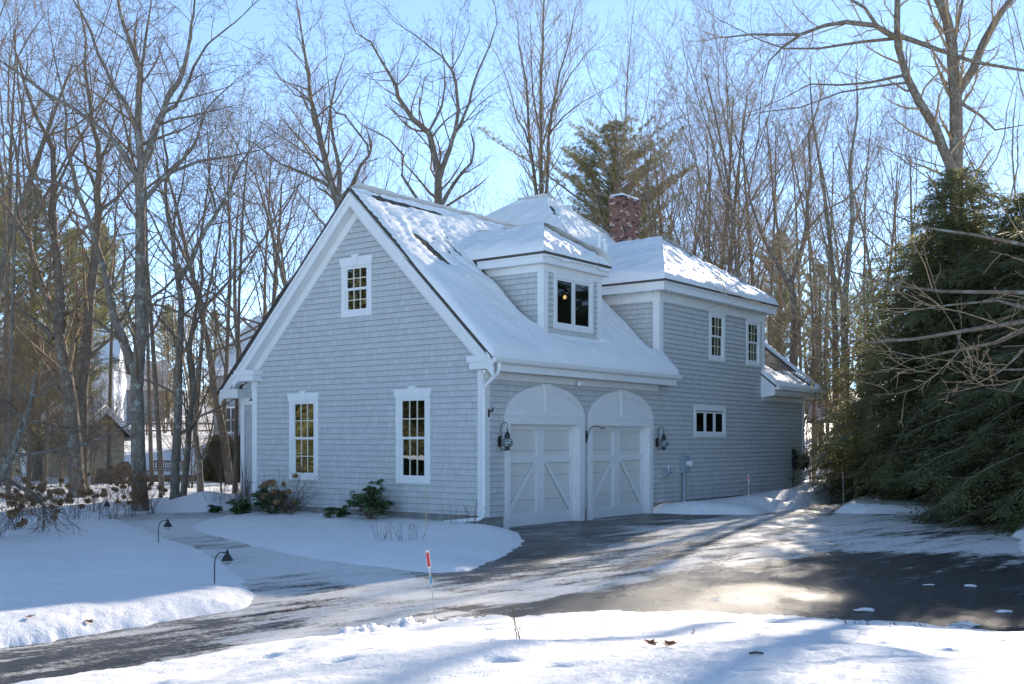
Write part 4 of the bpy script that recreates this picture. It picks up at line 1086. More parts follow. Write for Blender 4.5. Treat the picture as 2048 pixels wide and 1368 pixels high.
traced('maple_tree', 32.5, [
  ([(163, 1000), (163, 900), (164, 780), (175, 672), (181, 585), (190, 526), (195, 438), (198, 420), (194, 384), (200, 329), (197, 292), (185, 250), (180, 200), (170, 140), (172, 80), (160, 20)], .21, .025, 0, 1.0, None),
  ([(196, 432), (205, 417), (234, 395), (263, 362), (285, 345)], .075, .015, .3, .9, 0),
  ([(194, 384), (172, 330), (165, 280), (150, 240), (140, 180)], .06, .012, .2, 1, 0),
  ([(200, 330), (215, 290), (230, 240), (250, 200), (262, 150)], .05, .01, -.2, 1, 0)],
  OAK2, 13, 'straight dark trunk just right of the left-leaning tree by the tan shed', bark='bark3')
traced('maple_tree', 29.2, [
  ([(349, 1018), (350, 940), (355, 850), (357, 745), (361, 672), (363, 614), (356, 561), (351, 526), (345, 468), (336, 438), (330, 380), (335, 320), (325, 260), (330, 200)], .135, .02, 0, 1.1, None),
  ([(357, 561), (380, 526), (409, 462), (433, 427), (459, 380), (480, 330), (500, 300)], .085, .02, .2, 1.1, 0),
  ([(345, 468), (352, 420), (365, 370), (372, 310), (390, 250)], .04, .01, .2, 1, 0),
  ([(433, 427), (420, 370), (415, 320), (430, 270)], .04, .01, -.2, 1, 1)],
  OAK2, 14, 'slim dark tree just right of the large forked oak by the path', bark='bark')
traced('maple_tree', 30.0, [
  ([(366, 1016), (372, 940), (378, 860), (388, 780), (380, 700), (392, 620), (405, 560), (400, 480), (412, 400), (420, 330), (415, 260)], .10, .012, .02, 1.3, None),
  ([(384, 800), (375, 700), (395, 640), (430, 590), (460, 560), (500, 540)], .05, .01, .2, 1, 0)],
  MAP2, 15, 'thin leaning tree second to the right of the large forked oak', bark='bark3')
traced('maple_tree', 33.5, [
  ([(402, 998), (398, 930), (390, 860), (396, 790), (402, 700), (410, 620), (425, 540), (440, 470), (450, 400)], .12, .015, .02, 1.3, None),
  ([(410, 620), (390, 560), (385, 500), (370, 440)], .05, .01, -.2, 1, 0)],
  MAP2, 16, 'thin dark tree crossing in front of the far grey house left of the gable', bark='bark')
traced('oak_tree', 39.0, [
  ([(676, 900), (677, 600), (677, 410), (654, 336), (640, 278), (629, 227), (621, 197), (618, 146), (607, 91), (599, 37), (590, -10)], .22, .02, 0, 1.1, None),
  ([(677, 412), (680, 347), (669, 292), (660, 219), (672, 160), (690, 110)], .14, .015, .2, 1.1, 0),
  ([(676, 404), (705, 370), (722, 330), (738, 311), (742, 300)], .12, .05, -.1, .3, 0),
  ([(738, 311), (735, 290), (712, 260), (690, 230), (672, 225), (661, 209), (654, 146), (650, 90)], .06, .012, .1, 1, 2),
  ([(664, 378), (647, 365), (603, 344), (563, 329), (512, 289), (480, 270)], .09, .012, -.2, 1.1, 0),
  ([(652, 330), (628, 312), (607, 303), (570, 278), (530, 250)], .06, .012, .2, 1, 0),
  ([(622, 200), (590, 190), (555, 150), (530, 120)], .035, .01, .2, 1, 0)],
  OAK2, 17, 'twisted oak rising behind the left slope of the gable peak')
traced('oak_tree', 41.0, [
  ([(880, 900), (878, 600), (877, 417), (877, 348), (859, 267), (826, 238), (796, 194), (793, 172), (771, 135), (742, 84), (712, 66)], .25, .02, 0, 1.1, None),
  ([(858, 262), (884, 212), (890, 176), (888, 128), (880, 80)], .07, .012, .2, 1, 0),
  ([(878, 352), (899, 300), (910, 264), (917, 220), (912, 168), (903, 139), (884, 113), (848, 84), (807, 55)], .14, .02, -.15, 1.1, 0),
  ([(912, 258), (921, 249), (939, 205), (943, 183), (958, 139), (980, 91), (994, 48), (990, 10)], .085, .015, .2, 1.1, 2),
  ([(884, 410), (895, 388), (917, 355), (943, 326), (948, 289), (939, 253), (955, 230)], .11, .012, .2, 1, 0),
  ([(872, 410), (840, 406), (804, 351), (807, 311), (778, 278), (723, 249), (698, 220)], .10, .012, .2, 1.1, 0),
  ([(793, 172), (815, 150), (835, 110), (842, 80)], .04, .01, .2, 1, 0),
  ([(903, 139), (925, 100), (940, 60), (935, 20)], .035, .01, .2, 1, 3)],
  OAK2, 18, 'spreading crooked oak behind the middle of the garage roof ridge')
traced('maple_tree', 47.0, [
  ([(1082, 900), (1082, 600), (1082, 388), (1082, 256), (1082, 146), (1086, 73), (1088, 0), (1085, -30)], .125, .02, 0, 1.5, None),
  ([(1080, 620), (1073, 392), (1060, 293), (1056, 220), (1053, 165), (1038, 92), (1035, 40)], .115, .015, .04, 1.5, 0),
  ([(1085, 620), (1093, 385), (1097, 275), (1104, 220), (1119, 146), (1141, 73), (1150, 20)], .11, .015, -.04, 1.5, 0),
  ([(1097, 270), (1100, 264), (1126, 234), (1163, 205), (1229, 168)], .06, .01, .2, 1.3, 2),
  ([(1056, 285), (1050, 262), (1034, 238), (1016, 165), (994, 110)], .05, .01, .2, 1.3, 1),
  ([(1082, 300), (1110, 210), (1140, 150), (1170, 110), (1190, 90)], .05, .01, -.2, 1.3, 0),
  ([(1082, 280), (1065, 180), (1062, 100), (1060, 30)], .05, .01, .2, 1.3, 0)],
  MAP2, 19, 'upright three-stemmed tree behind the snowy hip roof peak', bark='bark2', twig='twig2')
traced('maple_tree', 44.0, [
  ([(1582, 980), (1585, 740), (1588, 683), (1588, 599), (1582, 564), (1597, 524), (1612, 462), (1615, 400), (1622, 350), (1618, 270), (1640, 200)], .20, .03, 0, 1.0, None),
  ([(1585, 580), (1563, 541), (1545, 512), (1520, 460), (1500, 400), (1490, 330), (1470, 270)], .12, .02, .2, 1.1, 0),
  ([(1612, 462), (1650, 420), (1690, 400), (1720, 370), (1760, 300)], .06, .012, .2, 1, 0)],
  MAP2, 20, 'lichen-patched forked tree just past the right end of the house', bark='bark2', twig='twig2')
traced('maple_tree', 40.0, [
  ([(1674, 982), (1674, 900), (1672, 780), (1670, 640), (1665, 540), (1655, 440), (1640, 330), (1625, 240), (1620, 160)], .17, .02, .02, .9, None),
  ([(1668, 600), (1690, 500), (1720, 420), (1740, 330)], .06, .012, .2, 1, 0)],
  MAP2, 21, 'left of the twin trunks beyond the back lane, tawny bark', bark='bark2', twig='twig2')
traced('maple_tree', 39.2, [
  ([(1692, 992), (1690, 900), (1690, 780), (1688, 640), (1695, 540), (1705, 440), (1700, 330), (1715, 230), (1712, 150)], .21, .02, .02, .9, None),
  ([(1690, 620), (1660, 520), (1640, 440), (1600, 380)], .06, .012, .2, 1, 0)],
  MAP2, 22, 'right of the twin trunks beyond the back lane, thicker and darker', bark='bark', twig='twig2')
traced('oak_tree', 40.0, [
  ([(1960, 950), (1930, 480), (1900, 330), (1871, 256), (1839, 205), (1813, 153), (1795, 91), (1795, 0), (1793, -40)], .27, .11, .0, .6, None),
  ([(1796, 76), (1787, 73), (1751, 51), (1692, 44), (1649, 51), (1601, 69), (1553, 69), (1499, 69), (1450, 75)], .14, .03, -.35, .9, 0),
  ([(1601, 69), (1564, 95), (1539, 121), (1530, 153)], .07, .02, .1, .8, 1),
  ([(1789, 77), (1722, 84), (1638, 97), (1568, 97), (1520, 80), (1440, 40)], .08, .015, .3, .9, 0),
  ([(1754, 52), (1729, 15), (1703, 0), (1680, -20)], .09, .04, .1, .7, 1),
  ([(1800, 72), (1875, 99), (1948, 124), (2048, 141), (2120, 150)], .12, .04, -.2, .8, 0),
  ([(1810, 150), (1740, 165), (1680, 170), (1620, 168), (1560, 200), (1500, 225)], .07, .012, .2, .9, 0),
  ([(1815, 165), (1760, 172), (1680, 185), (1600, 215), (1520, 225), (1450, 245)], .06, .012, -.3, .9, 0)],
  OAK2, 23, 'big oak with long level limbs reaching left in the upper right', bark='bark2', twig='twig2')
traced('maple_tree', 43.0, [
  ([(1915, 950), (1914, 480), (1912, 227), (1908, 164), (1904, 91), (1893, 37), (1879, 0), (1870, -40)], .30, .15, .0, .6, None),
  ([(1914, 190), (1919, 179), (1948, 135), (1970, 80), (1992, 40), (2021, 0), (2050, -40)], .20, .11, .1, .7, 0),
  ([(1904, 95), (1915, 50), (1925, 0), (1935, -40)], .10, .04, .2, .8, 0),
  ([(1914, 200), (1960, 230), (1990, 260), (2048, 250)], .08, .02, .2, .8, 0)],
  MAP2, 24, 'thick forked trunk rising out of the hemlocks at the upper right', bark='bark2', twig='twig2')
# a near tree off to the right whose bare limbs droop into view
traced('linden_tree', 11.5, [
  ([(2420, 1200), (2420, 900), (2415, 600), (2400, 300), (2390, 0), (2380, -300)], .20, .08, 0, .3, None),
  ([(2417, 700), (2300, 655), (2180, 640), (2048, 643), (1939, 660), (1829, 678), (1734, 685), (1690, 668)], .055, .006, -.1, .45, 0),
  ([(2416, 690), (2250, 640), (2048, 660), (1994, 685), (1902, 703), (1840, 716), (1785, 703)], .045, .005, .1, .45, 0),
  ([(1940, 660), (1920, 663), (1913, 707), (1884, 747), (1833, 742)], .012, .004, .1, .25, 1),
  ([(2412, 560), (2250, 570), (2048, 585), (1884, 583), (1780, 570), (1640, 520)], .045, .005, .12, .4, 0),
  ([(2414, 640), (2250, 650), (2120, 640), (2048, 616), (1994, 601), (1900, 610), (1847, 618)], .04, .005, -.15, .4, 0),
  ([(2418, 850), (2250, 780), (2100, 735), (2048, 739), (1964, 740), (1935, 725)], .03, .005, .15, .4, 0),
  ([(2100, 690), (2048, 700), (2005, 740), (1957, 766), (1950, 758)], .014, .004, -.1, .25, 1),
  ([(2120, 690), (2060, 735), (2026, 784), (1979, 777), (1968, 770)], .014, .004, .15, .25, 2),
  ([(2408, 480), (2250, 490), (2100, 500), (1950, 470), (1850, 455), (1760, 420)], .045, .005, .2, .45, 0)],
  dict(OAK2, nch=(6, 5, 3, 2, 0), wig=(.05, .1, .18, .2, .2), trop=(0, .02, .05, .06, .05)), 25, 'bare limbs of a near tree drooping in from the right in front of the hemlocks', bark='bark2', twig='twig2')

# ---- forest trees grown from a few kinds
protos = {}
def proto(key, *a, **k):
    protos[key] = grown_meshes(*a, **k)
proto('mapleA', MAPLE, 19, .17, 101, 4, .0042, bark='bark3', twig='twig2')
proto('mapleB', MAPLE, 18, .15, 102, 4, .0042, (.08, 0), bark='bark2', twig='twig')
proto('oakA', OAK, 16, .20, 103, 4, .0042, bark='bark3', twig='twig')
proto('oakB', OAK, 15, .18, 104, 4, .0042, (-.06, .05), bark='bark', twig='twig')
proto('poleA', POLE, 19, .13, 105, 4, .0042, bark='bark2', twig='twig2')
proto('poleB', POLE, 18, .11, 106, 4, .0042, (.04, 0), bark='bark3', twig='twig')
proto('brushA', BRUSH, 11, .08, 107, 4, .0042, bark='bark2', twig='twig2', stems=3)
proto('brushB', BRUSH, 8, .05, 108, 4, .0042, bark='bark3', twig='twig', stems=4)
first = {}
FOREST = []
rf = random.Random(77)
def put(kind, px, Y, s=1.0, **kw): FOREST.append((px, Y, kind, s, kw))
# (photo x, distance, kind, scale)
for px, Y, k, s in [(-60, 36, 'oakA', 1), (20, 40, 'mapleB', .95), (60, 54, 'poleA', .95), (215, 52, 'poleB', .9), (305, 44, 'poleB', .9), (325, 33, 'poleA', .72), (440, 50, 'mapleA', .8), (468, 34, 'poleB', .65), (462, 42, 'oakA', .85),
   (505, 46, 'oakB', .85), (530, 58, 'mapleA', .85), (560, 50, 'oakA', .95), (600, 62, 'mapleB', .85), (615, 46, 'oakB', .9), (700, 56, 'mapleB', .72), (740, 64, 'mapleA', .8), (770, 52, 'oakA', .75), (800, 66, 'mapleB', .8), (835, 58, 'mapleA', .62), (920, 58, 'mapleB', .66), (955, 66, 'mapleA', .7), (990, 58, 'mapleB', .56), (1015, 70, 'mapleA', .7),
   (1130, 68, 'mapleA', .66), (1290, 52, 'mapleA', .92), (1335, 60, 'mapleB', .95), (1345, 66, 'brushA', 1.5), (1365, 50, 'brushA', 1.45), (1310, 56, 'brushA', 1.4), (1445, 58, 'brushA', 1.2), (1400, 54, 'mapleA', 1.0), (1425, 60, 'brushA', 1.15), (1447, 48, 'mapleB', 1.0), (1470, 62, 'poleB', 1.1), (1484, 54, 'brushA', 1.05), (1500, 45, 'poleA', .95), (1515, 56, 'mapleA', .92), (1545, 52, 'poleB', .95), (1560, 62, 'poleA', 1.0), (1606, 56, 'poleB', .95), (1628, 48, 'poleB', .85),
   (1642, 62, 'poleA', 1.0), (1655, 54, 'poleB', .9), (1702, 60, 'poleA', .95), (1720, 50, 'poleB', .9), (1740, 64, 'mapleA', .9), (1768, 56, 'poleA', .9), (1800, 62, 'poleB', .95), (1840, 58, 'mapleB', .95), (1985, 52, 'oakB', 1.1), (2060, 50, 'mapleA', 1.1), (1572, 38, 'brushB', .7), (1622, 44, 'brushB', .6), (1712, 43, 'brushB', .5),
   (140, 66, 'brushA', .6), (425, 66, 'brushA', .6), (330, 72, 'brushA', .65), (505, 68, 'brushA', .65), (15, 30, 'poleB', .7), (88, 36, 'poleB', .55), (52, 34, 'brushB', .7), (120, 40, 'brushB', .6), (185, 42, 'brushB', .6), (10, 42, 'brushB', .7), (445, 32.5, 'brushB', .28), (382, 38, 'brushB', .5)]:
    put(k, px, Y, s)
ORD = ['first', 'second', 'third', 'fourth', 'fifth', 'sixth', 'seventh', 'eighth', 'ninth', 'tenth', 'eleventh', 'twelfth', 'thirteenth', 'fourteenth', 'fifteenth', 'sixteenth', 'seventeenth', 'eighteenth', 'nineteenth', 'twentieth', 'twenty-first', 'twenty-second', 'twenty-third', 'twenty-fourth']
KINDW = {'mapleA': 'tall bare tree', 'mapleB': 'slightly leaning bare tree', 'oakA': 'crooked spreading bare tree', 'oakB': 'bare tree with twisting grey limbs', 'poleA': 'straight slender bare tree', 'poleB': 'thin dark slender bare tree', 'brushA': 'many-stemmed bushy bare tree', 'brushB': 'low leafless thicket'}
def zone(px):
    for lim, w in ((165, 'at the far left by the tan shed'), (270, 'between the shed trees and the large oak'), (475, 'between the large oak and the gable wall'), (690, 'behind the left rake of the gable'), (1000, 'behind the garage ridge'), (1220, 'behind the hip roof peak'), (1400, 'right of the brick chimney'), (1560, 'behind the right slope of the wing roof'), (1690, 'past the right end of the house'), (3000, 'behind the hemlocks')):
        if px < lim: return w
cnt = {}
for px, Y, k, s, kw in sorted(FOREST, key=lambda t: t[0]):
    zk = (KINDW[k], zone(px)); cnt[zk] = cnt.get(zk, 0)+1
tot = dict(cnt); cnt = {}
for px, Y, k, s, kw in sorted(FOREST, key=lambda t: t[0]):
    zk = (KINDW[k], zone(px)); i = cnt.get(zk, 0); cnt[zk] = i+1
    lab = KINDW[k]+' '+zone(px)
    if tot[zk] > 1: lab = ORD[i]+' from left: '+lab
    nm = 'bare_shrub' if k == 'brushB' else ('bare_oak' if k.startswith('oak') else 'bare_tree')
    x = gx(px, Y); z = float(base(np.array([x]), np.array([float(Y)]))[0])
    kw2 = dict(label=lab, cat='shrub' if k == 'brushB' else 'tree', group='leafless trees in the surrounding woods')
    rz = rf.uniform(0, 6.28); wide = rf.uniform(.9, 1.15)
    if k not in first:
        o = make_tree(nm, protos[k], (x, Y, z), **kw2); o.rotation_euler = (0, 0, rz); o.scale = (s, s, s); first[k] = o
    else:
        copy_tree(first[k], (x, Y, z), rz, s, wide=wide, **kw2).name = nm

# ---- evergreens
def leaves_mesh(name, P, D, N, L, Wd, mat, parent, bend=.0):
    "P base points, D directions, N side vectors, lengths, widths -> one mesh of small pointed blades"
    n = len(P); L = L[:, None]; Wd = Wd[:, None]
    Sx = np.cross(D, N); Sx /= np.linalg.norm(Sx, axis=1, keepdims=True)+1e-9
    V = np.stack([P, P+D*L*.45+Sx*Wd*.5, P+D*L+N*L*bend, P+D*L*.45-Sx*Wd*.5], 1).reshape(-1, 3)
    F = np.arange(n*4).reshape(n, 4)
    return mesh_np(name, V, [F], mat, parent)
def conifer(name, H, R0, seed, kind, loc, leaf=None, low=.04, nb=420, blades=10, **kw):
    rng = np.random.default_rng(seed); rnd = random.Random(seed)
    o = empty(name, loc, 0, **kw)
    tw = Twigs(); tr = Twigs()
    k = 9; tr.add([(.05*H*.1*math.sin(i), .04*math.cos(i*1.3), H*i/(k-1)*.97-.1) for i in range(k)], [max(.02, (.022 if kind == 'pine' else .013)*H*(1-.93*i/(k-1))) for i in range(k)], 9)
    PP, DD, NN, LL, WW = [], [], [], [], []
    for j in range(nb):
        t = low+(1-low)*((j+rnd.random())/nb)**(1.25 if kind == 'hemlock' else 1)
        z = H*t*.985
        prof = (1-t)**.62 if kind == 'hemlock' else min(1, (1-t)*3.6)**.75*(.72+.28*math.sin(j*.7))
        az = j*2.39996+rnd.uniform(-.3, .3)
        L = R0*prof*rnd.uniform(.45, 1.12)*(1 if kind == 'hemlock' else .72+.4*math.sin(az*2+t*9))+.25
        n = 7; up0 = .15 if kind == 'hemlock' else .35
        d = [math.cos(az), math.sin(az), up0+.5*t]; p = [0, 0, z]; pts = [tuple(p)]; dirs = []
        for i in range(n):
            d[2] += (-.13 if kind == 'hemlock' else .02)+rnd.gauss(0, .08); d[0] += rnd.gauss(0, .06); d[1] += rnd.gauss(0, .06)
            q = norm(d); p = [p[0]+q[0]*L/n, p[1]+q[1]*L/n, p[2]+q[2]*L/n]; pts.append(tuple(p)); dirs.append(q)
        tw.add(pts, [max(.003, (.009*L+.004)*(1-.92*i/n)) for i in range(n+1)], 4)
        m = max(6, int(L*(15 if kind == 'hemlock' else 9)))
        s = (.16 if kind == 'hemlock' else .35)+(.84 if kind == 'hemlock' else .65)*(np.arange(m)+rng.random(m))/m
        x = np.clip(s*n, 0, n-1e-4); ii = x.astype(int); f = (x-ii)[:, None]
        A = np.array(pts); B = np.array(dirs)
        P0 = A[ii]*(1-f)+A[ii+1]*f; T = B[ii]
        side = np.where(np.arange(m) % 2 == 0, 1.0, -1.0)[:, None]
        Nn = np.cross(T, np.tile(np.array([[0, 0, 1.0]]), (m, 1))); Nn /= np.linalg.norm(Nn, axis=1, keepdims=True)+1e-9
        upv = np.cross(Nn, T)
        if kind == 'hemlock':
            tl = (L*.30*(1.12-s)+.16)*rng.uniform(.5, 1.3, m)
            sd = T*.75+Nn*side*.75+upv*rng.normal(-.15, .38, (m, 1)); sd /= np.linalg.norm(sd, axis=1, keepdims=True)
            bl = blades
            q = (np.arange(bl)+.5)/bl
            Pb = P0[:, None]+sd[:, None]*(tl[:, None]*q)[..., None]
            Pb[..., 2] -= (.22*(tl[:, None]*q)**1.5)
            ss = np.where(np.arange(bl) % 2 == 0, 1.0, -1.0)
            cr = np.cross(upv, sd)
            Db = sd[:, None]*.8+cr[:, None]*ss[None, :, None]*.6+rng.normal(0, .16, (m, bl, 3)); Db[..., 2] -= .15
            Db /= np.linalg.norm(Db, axis=-1, keepdims=True)
            Nb = np.broadcast_to(upv[:, None], Db.shape)+rng.normal(0, .25, Db.shape)
            ln = rng.uniform(.08, .17, (m, bl)); wd = ln*rng.uniform(.22, .36, (m, bl))
        else:
            tl = rng.uniform(.10, .32, m)
            sd = T*.5+Nn*side*.55+upv*rng.normal(.35, .3, (m, 1)); sd /= np.linalg.norm(sd, axis=1, keepdims=True)
            bl = blades
            Pb = P0[:, None]+sd[:, None]*(tl[:, None]*rng.uniform(.3, 1.0, (m, bl)))[..., None]
            Db = sd[:, None]*.7+rng.normal(0, .62, (m, bl, 3)); Db /= np.linalg.norm(Db, axis=-1, keepdims=True)
            Nb = rng.normal(0, 1, Db.shape)
            ln = rng.uniform(.11, .20, (m, bl)); wd = ln*rng.uniform(.07, .13, (m, bl))
        PP.append(Pb.reshape(-1, 3)); DD.append(Db.reshape(-1, 3)); NN.append(Nb.reshape(-1, 3)); LL.append(ln.ravel()); WW.append(wd.ravel())
    tr.build('trunk', 'bark3', o); tw.build('branches', 'bark3' if kind == 'hemlock' else 'twig', o)
    N = np.concatenate(NN); D_ = np.concatenate(DD); N -= D_*(N*D_).sum(1, keepdims=True); N /= np.linalg.norm(N, axis=1, keepdims=True)+1e-9
    leaves_mesh('crown', np.concatenate(PP), D_, N, np.concatenate(LL), np.concatenate(WW), leaf or ('hemlock' if kind == 'hemlock' else 'pine'), o, .06)
    return o
def gz(x, y): return ground_z(x, y)-.1
hl = 'hemlocks along the right of the driveway'
hem1 = conifer('hemlock', 8.5, 5.0, 201, 'hemlock', (13.3, 32.5, 0), nb=720, blades=9, label='dark hemlock leftmost of the row, its low boughs over the back lane', cat='tree', group=hl)
hem2 = conifer('hemlock', 8.4, 4.6, 202, 'hemlock', (13.6, 27.6, 0), nb=680, blades=9, label='tallest hemlock in the middle of the row right of the driveway', cat='tree', group=hl)
copy_tree(hem1, (13.0, 23.6, 0), 2.1, 1.0, label='nearest dark hemlock at the right edge with foliage down to the snow', cat='tree', group=hl, tall=.92).name = 'hemlock'
copy_tree(hem2, (17.2, 36.5, 0), 4.0, 1.0, label='hemlock standing behind the others, its top showing between them', cat='tree', group=hl, tall=1.1).name = 'hemlock'
copy_tree(hem1, (11.9, 37.6, 0), 3.3, .42, label='small young hemlock beside the back lane in front of the twin trunks', cat='tree', group=hl, tall=.8).name = 'hemlock'
copy_tree(hem2, (15.4, 18.8, 0), 1.0, .95, label='hemlock beyond the right edge that shades the wet driveway', cat='tree', group=hl).name = 'hemlock'
hem3 = conifer('hemlock', 9.6, 5.4, 203, 'hemlock', (12.7, 30.6, 0), 'olive', nb=430, blades=8, low=.22, label='tall thin sunlit hemlock with gaps, rising above the dark row at right', cat='tree', group=hl)
copy_tree(hem3, (15.6, 25.6, 0), 2.5, .95, label='airy tall hemlock at the right edge above the nearest one', cat='tree', group=hl).name = 'hemlock'
for i in range(6):   # the row beyond the lawn to the left, seen only in the gable windows
    x, y = -38-2.5*(i % 2)-.25*i, 3.5+i*4.2
    copy_tree(hem2 if i % 2 else hem1, (x, y, .1), i*1.7, 1.6, label='hemlock in the row beyond the lawn, reflected in the gable windows', cat='tree', group='hemlocks beyond the lawn at left').name = 'hemlock'
wp = 'white pines in the distance'
pin1 = conifer('white_pine', 19.5, 6.2, 211, 'pine', (gx(1225, 58), 58, 0), low=.25, nb=380, blades=26, label='dark broad white pine behind the brick chimney', cat='tree', group=wp)
pin1.scale = (1.3, 1.3, .97)
pin2 = conifer('white_pine', 13.0, 3.8, 212, 'pine', (gx(70, 48), 48, 0), low=.08, nb=280, blades=24, label='pale green pine at the far left behind the leaning tree', cat='tree', group=wp)
for src, px, Y, s, lab in ((pin2, -20, 43, 1.0, 'pine at the left edge half out of view'), (pin2, 150, 66, 1.0, 'pine behind the far white house'), (pin1, 205, 84, .8, 'distant pine left of the large oak, hazy green'), (pin2, 1640, 74, .9, 'distant pine seen past the right end of the house'),
        (pin2, 1735, 80, .9, 'distant pine to the left of the hemlocks'), (pin2, 430, 90, .7, 'distant pine behind the far grey house'), (pin2, 335, 92, .75, 'distant pine just right of the large oak'), (pin1, 1560, 90, .8, 'distant pine behind the lichen-patched forked tree')):
    x = gx(px, Y); copy_tree(src, (x, Y, float(base(np.array([x]), np.array([float(Y)]))[0])), rf.uniform(0, 6), s, label=lab, cat='tree', group=wp).name = 'white_pine'
# hedge of young arborvitae by the far grey house
for i, (px, Y) in enumerate(((432, 47), (452, 48), (486, 48), (500, 47))):
    x = gx(px, Y)
    copy_tree(hem1, (x, Y, .1), i*1.3, .24, label=ORD[i]+' from left of the small dark evergreens in front of the far grey house', cat='shrub', group='small evergreens by the grey house').name = 'evergreen_shrub'

# ---- far woods on the hill: one mass of trunks and twigs
rng = random.Random(300); tw = Twigs()
SW = dict(POLE, nch=(9, 6, 3, 0, 0), seg=(4, 3, 2, 2, 2), wig=(.04, .15, .2, .2, .2))
SWs = dict(BRUSH, nch=(8, 6, 0, 0, 0), seg=(3, 3, 2, 2, 2))
def outw(lvl, pts, rad): tw.add(pts, rad, 5 if lvl == 0 else 3)
for i in range(270):
    Y = rng.uniform(95, 190); x = Y*rng.uniform(-.62, .62)
    if i % 4 == 3: Y = rng.uniform(62, 110); x = Y*rng.uniform(-.6, .6)
    z = float(base(np.array([x]), np.array([Y]))[0])
    if i > 220:      # and the same woods out to the left of the house
        x = rng.uniform(-60, -27)-4; Y = rng.uniform(-8, 42); z = .1
    if i % 4 == 3: branch((x, Y, z), (0, 0, 1), rng.uniform(2.5, 5), .03, 0, SWs, rng, outw, .012, 2)
    else: branch((x, Y, z), norm((rng.gauss(0, .05), rng.gauss(0, .05), 1)), rng.uniform(9, 14), rng.uniform(.10, .2), 0, SW, rng, outw, .013 if i <= 220 else .02, 3)
o = tw.build('woodland', 'twig2', None); mark(o, label='brown leafless woods on the snowy rise far behind the house', kind='stuff')
# ------------------------------------------------------------------ path lights, markers
def path_light(x, y, label, h=.62, rz=0.0, g='black path lights along the snowy walk'):
    e = empty('path_light', (x, y, ground_z(x, y)-.03), rz, label=label, cat='path light', group=g); e.scale = (.62, .62, .62)
    m = MB(); pts = [(0, 0, -.2), (0, 0, h*.62)]+[(.13-.13*math.cos(a), 0, h*.62+.25*math.sin(a)) for a in [math.pi/2*i/7 for i in range(1, 8)]]+[(.24, 0, h*.62+.25), (.25, 0, h*.62+.23)]
    m.tube(pts, .012, 8); m.build('post', 'black', e)
    c = (.25, 0, h*.62+.23); m = MB()
    m.lathe([(0, .085), (.012, .08), (.016, .055), (.035, .035), (.035, .005), (.05, -.02), (.115, -.125), (.115, -.14), (.10, -.13), (.04, -.03), (0, -.02)], c, 18); m.build('shade', 'black', e)
    m = MB()
    for a0 in (0, math.pi/2):
        m.tube([(c[0]+.085*math.cos(t)*math.cos(a0), c[1]+.085*math.cos(t)*math.sin(a0), c[2]-.13-.085*math.sin(t)) for t in [math.pi*i/10 for i in range(11)]], .005, 5, False)
    m.build('guard', 'black', e)
    m = MB(); m.lathe([(0, -.03), (.03, -.04), (.035, -.12), (0, -.16)], c, 10); m.build('lens', 'glass', e, True)
p = at(429, 1160, 13.1); path_light(p.x, 13.1, 'black hooded path light nearest the driveway', .66)
p = at(317, 1082, 18.0); path_light(p.x, 18.0, 'black hooded path light midway up the snowy walk', .62)
p = at(199, 1055, 23.0); path_light(p.x, 23.0, 'black hooded path light among the brown hydrangeas', .70)
def marker(name, base_px, Y, h, lean, label, red=True, yellow=False, r=.0065, cat='driveway marker'):
    x = gx(base_px, Y); z = ground_z(x, Y)-.03
    e = empty(name, (x, Y, z), 0, label=label, cat=cat, group='thin driveway markers stuck in the snow')
    e.rotation_euler = (0, lean, 0)
    m = MB(); m.tube([(0, 0, -.1), (0, 0, h)], r, 6); m.build('rod', 'yellowpole' if yellow else 'pole', e)
    if red:
        m = MB(); m.box(-.02, .02, -.006, .006, h-.16, h+.02); m.build('reflector_plate', 'pole', e)
        m = MB(); m.box(-.014, .014, -.010, -.0065, h-.145, h); m.build('reflector', 'red', e)
        m = MB(); m.tube([(0, 0, h-.32), (0, 0, h-.25)], r*1.5, 6); m.build('band', 'blue', e)
    if yellow:
        m = MB(); m.tube([(0, 0, h-.30), (0, 0, h-.24)], r*1.4, 6); m.build('band', 'blue', e)
marker('driveway_marker', 872, 11.0, .73, -.12, 'leaning white driveway marker with red reflector and blue band, nearest the lens')
marker('driveway_marker', 852, 19.6, .80, .01, 'thin yellow driveway marker standing in the bed before the gable wall', False, True)
marker('driveway_marker', 1497, 27.6, .78, 0, 'white driveway marker with red tip on the snow bank by the meter', True, False, .008)
marker('driveway_marker', 1687, 31.0, .95, -.02, 'white driveway marker with red tip at the mouth of the back lane', True, False, .008)
marker('driveway_marker', 1973, 26.2, .80, .03, 'plain white driveway marker in front of the dark hemlocks', False, False, .008)

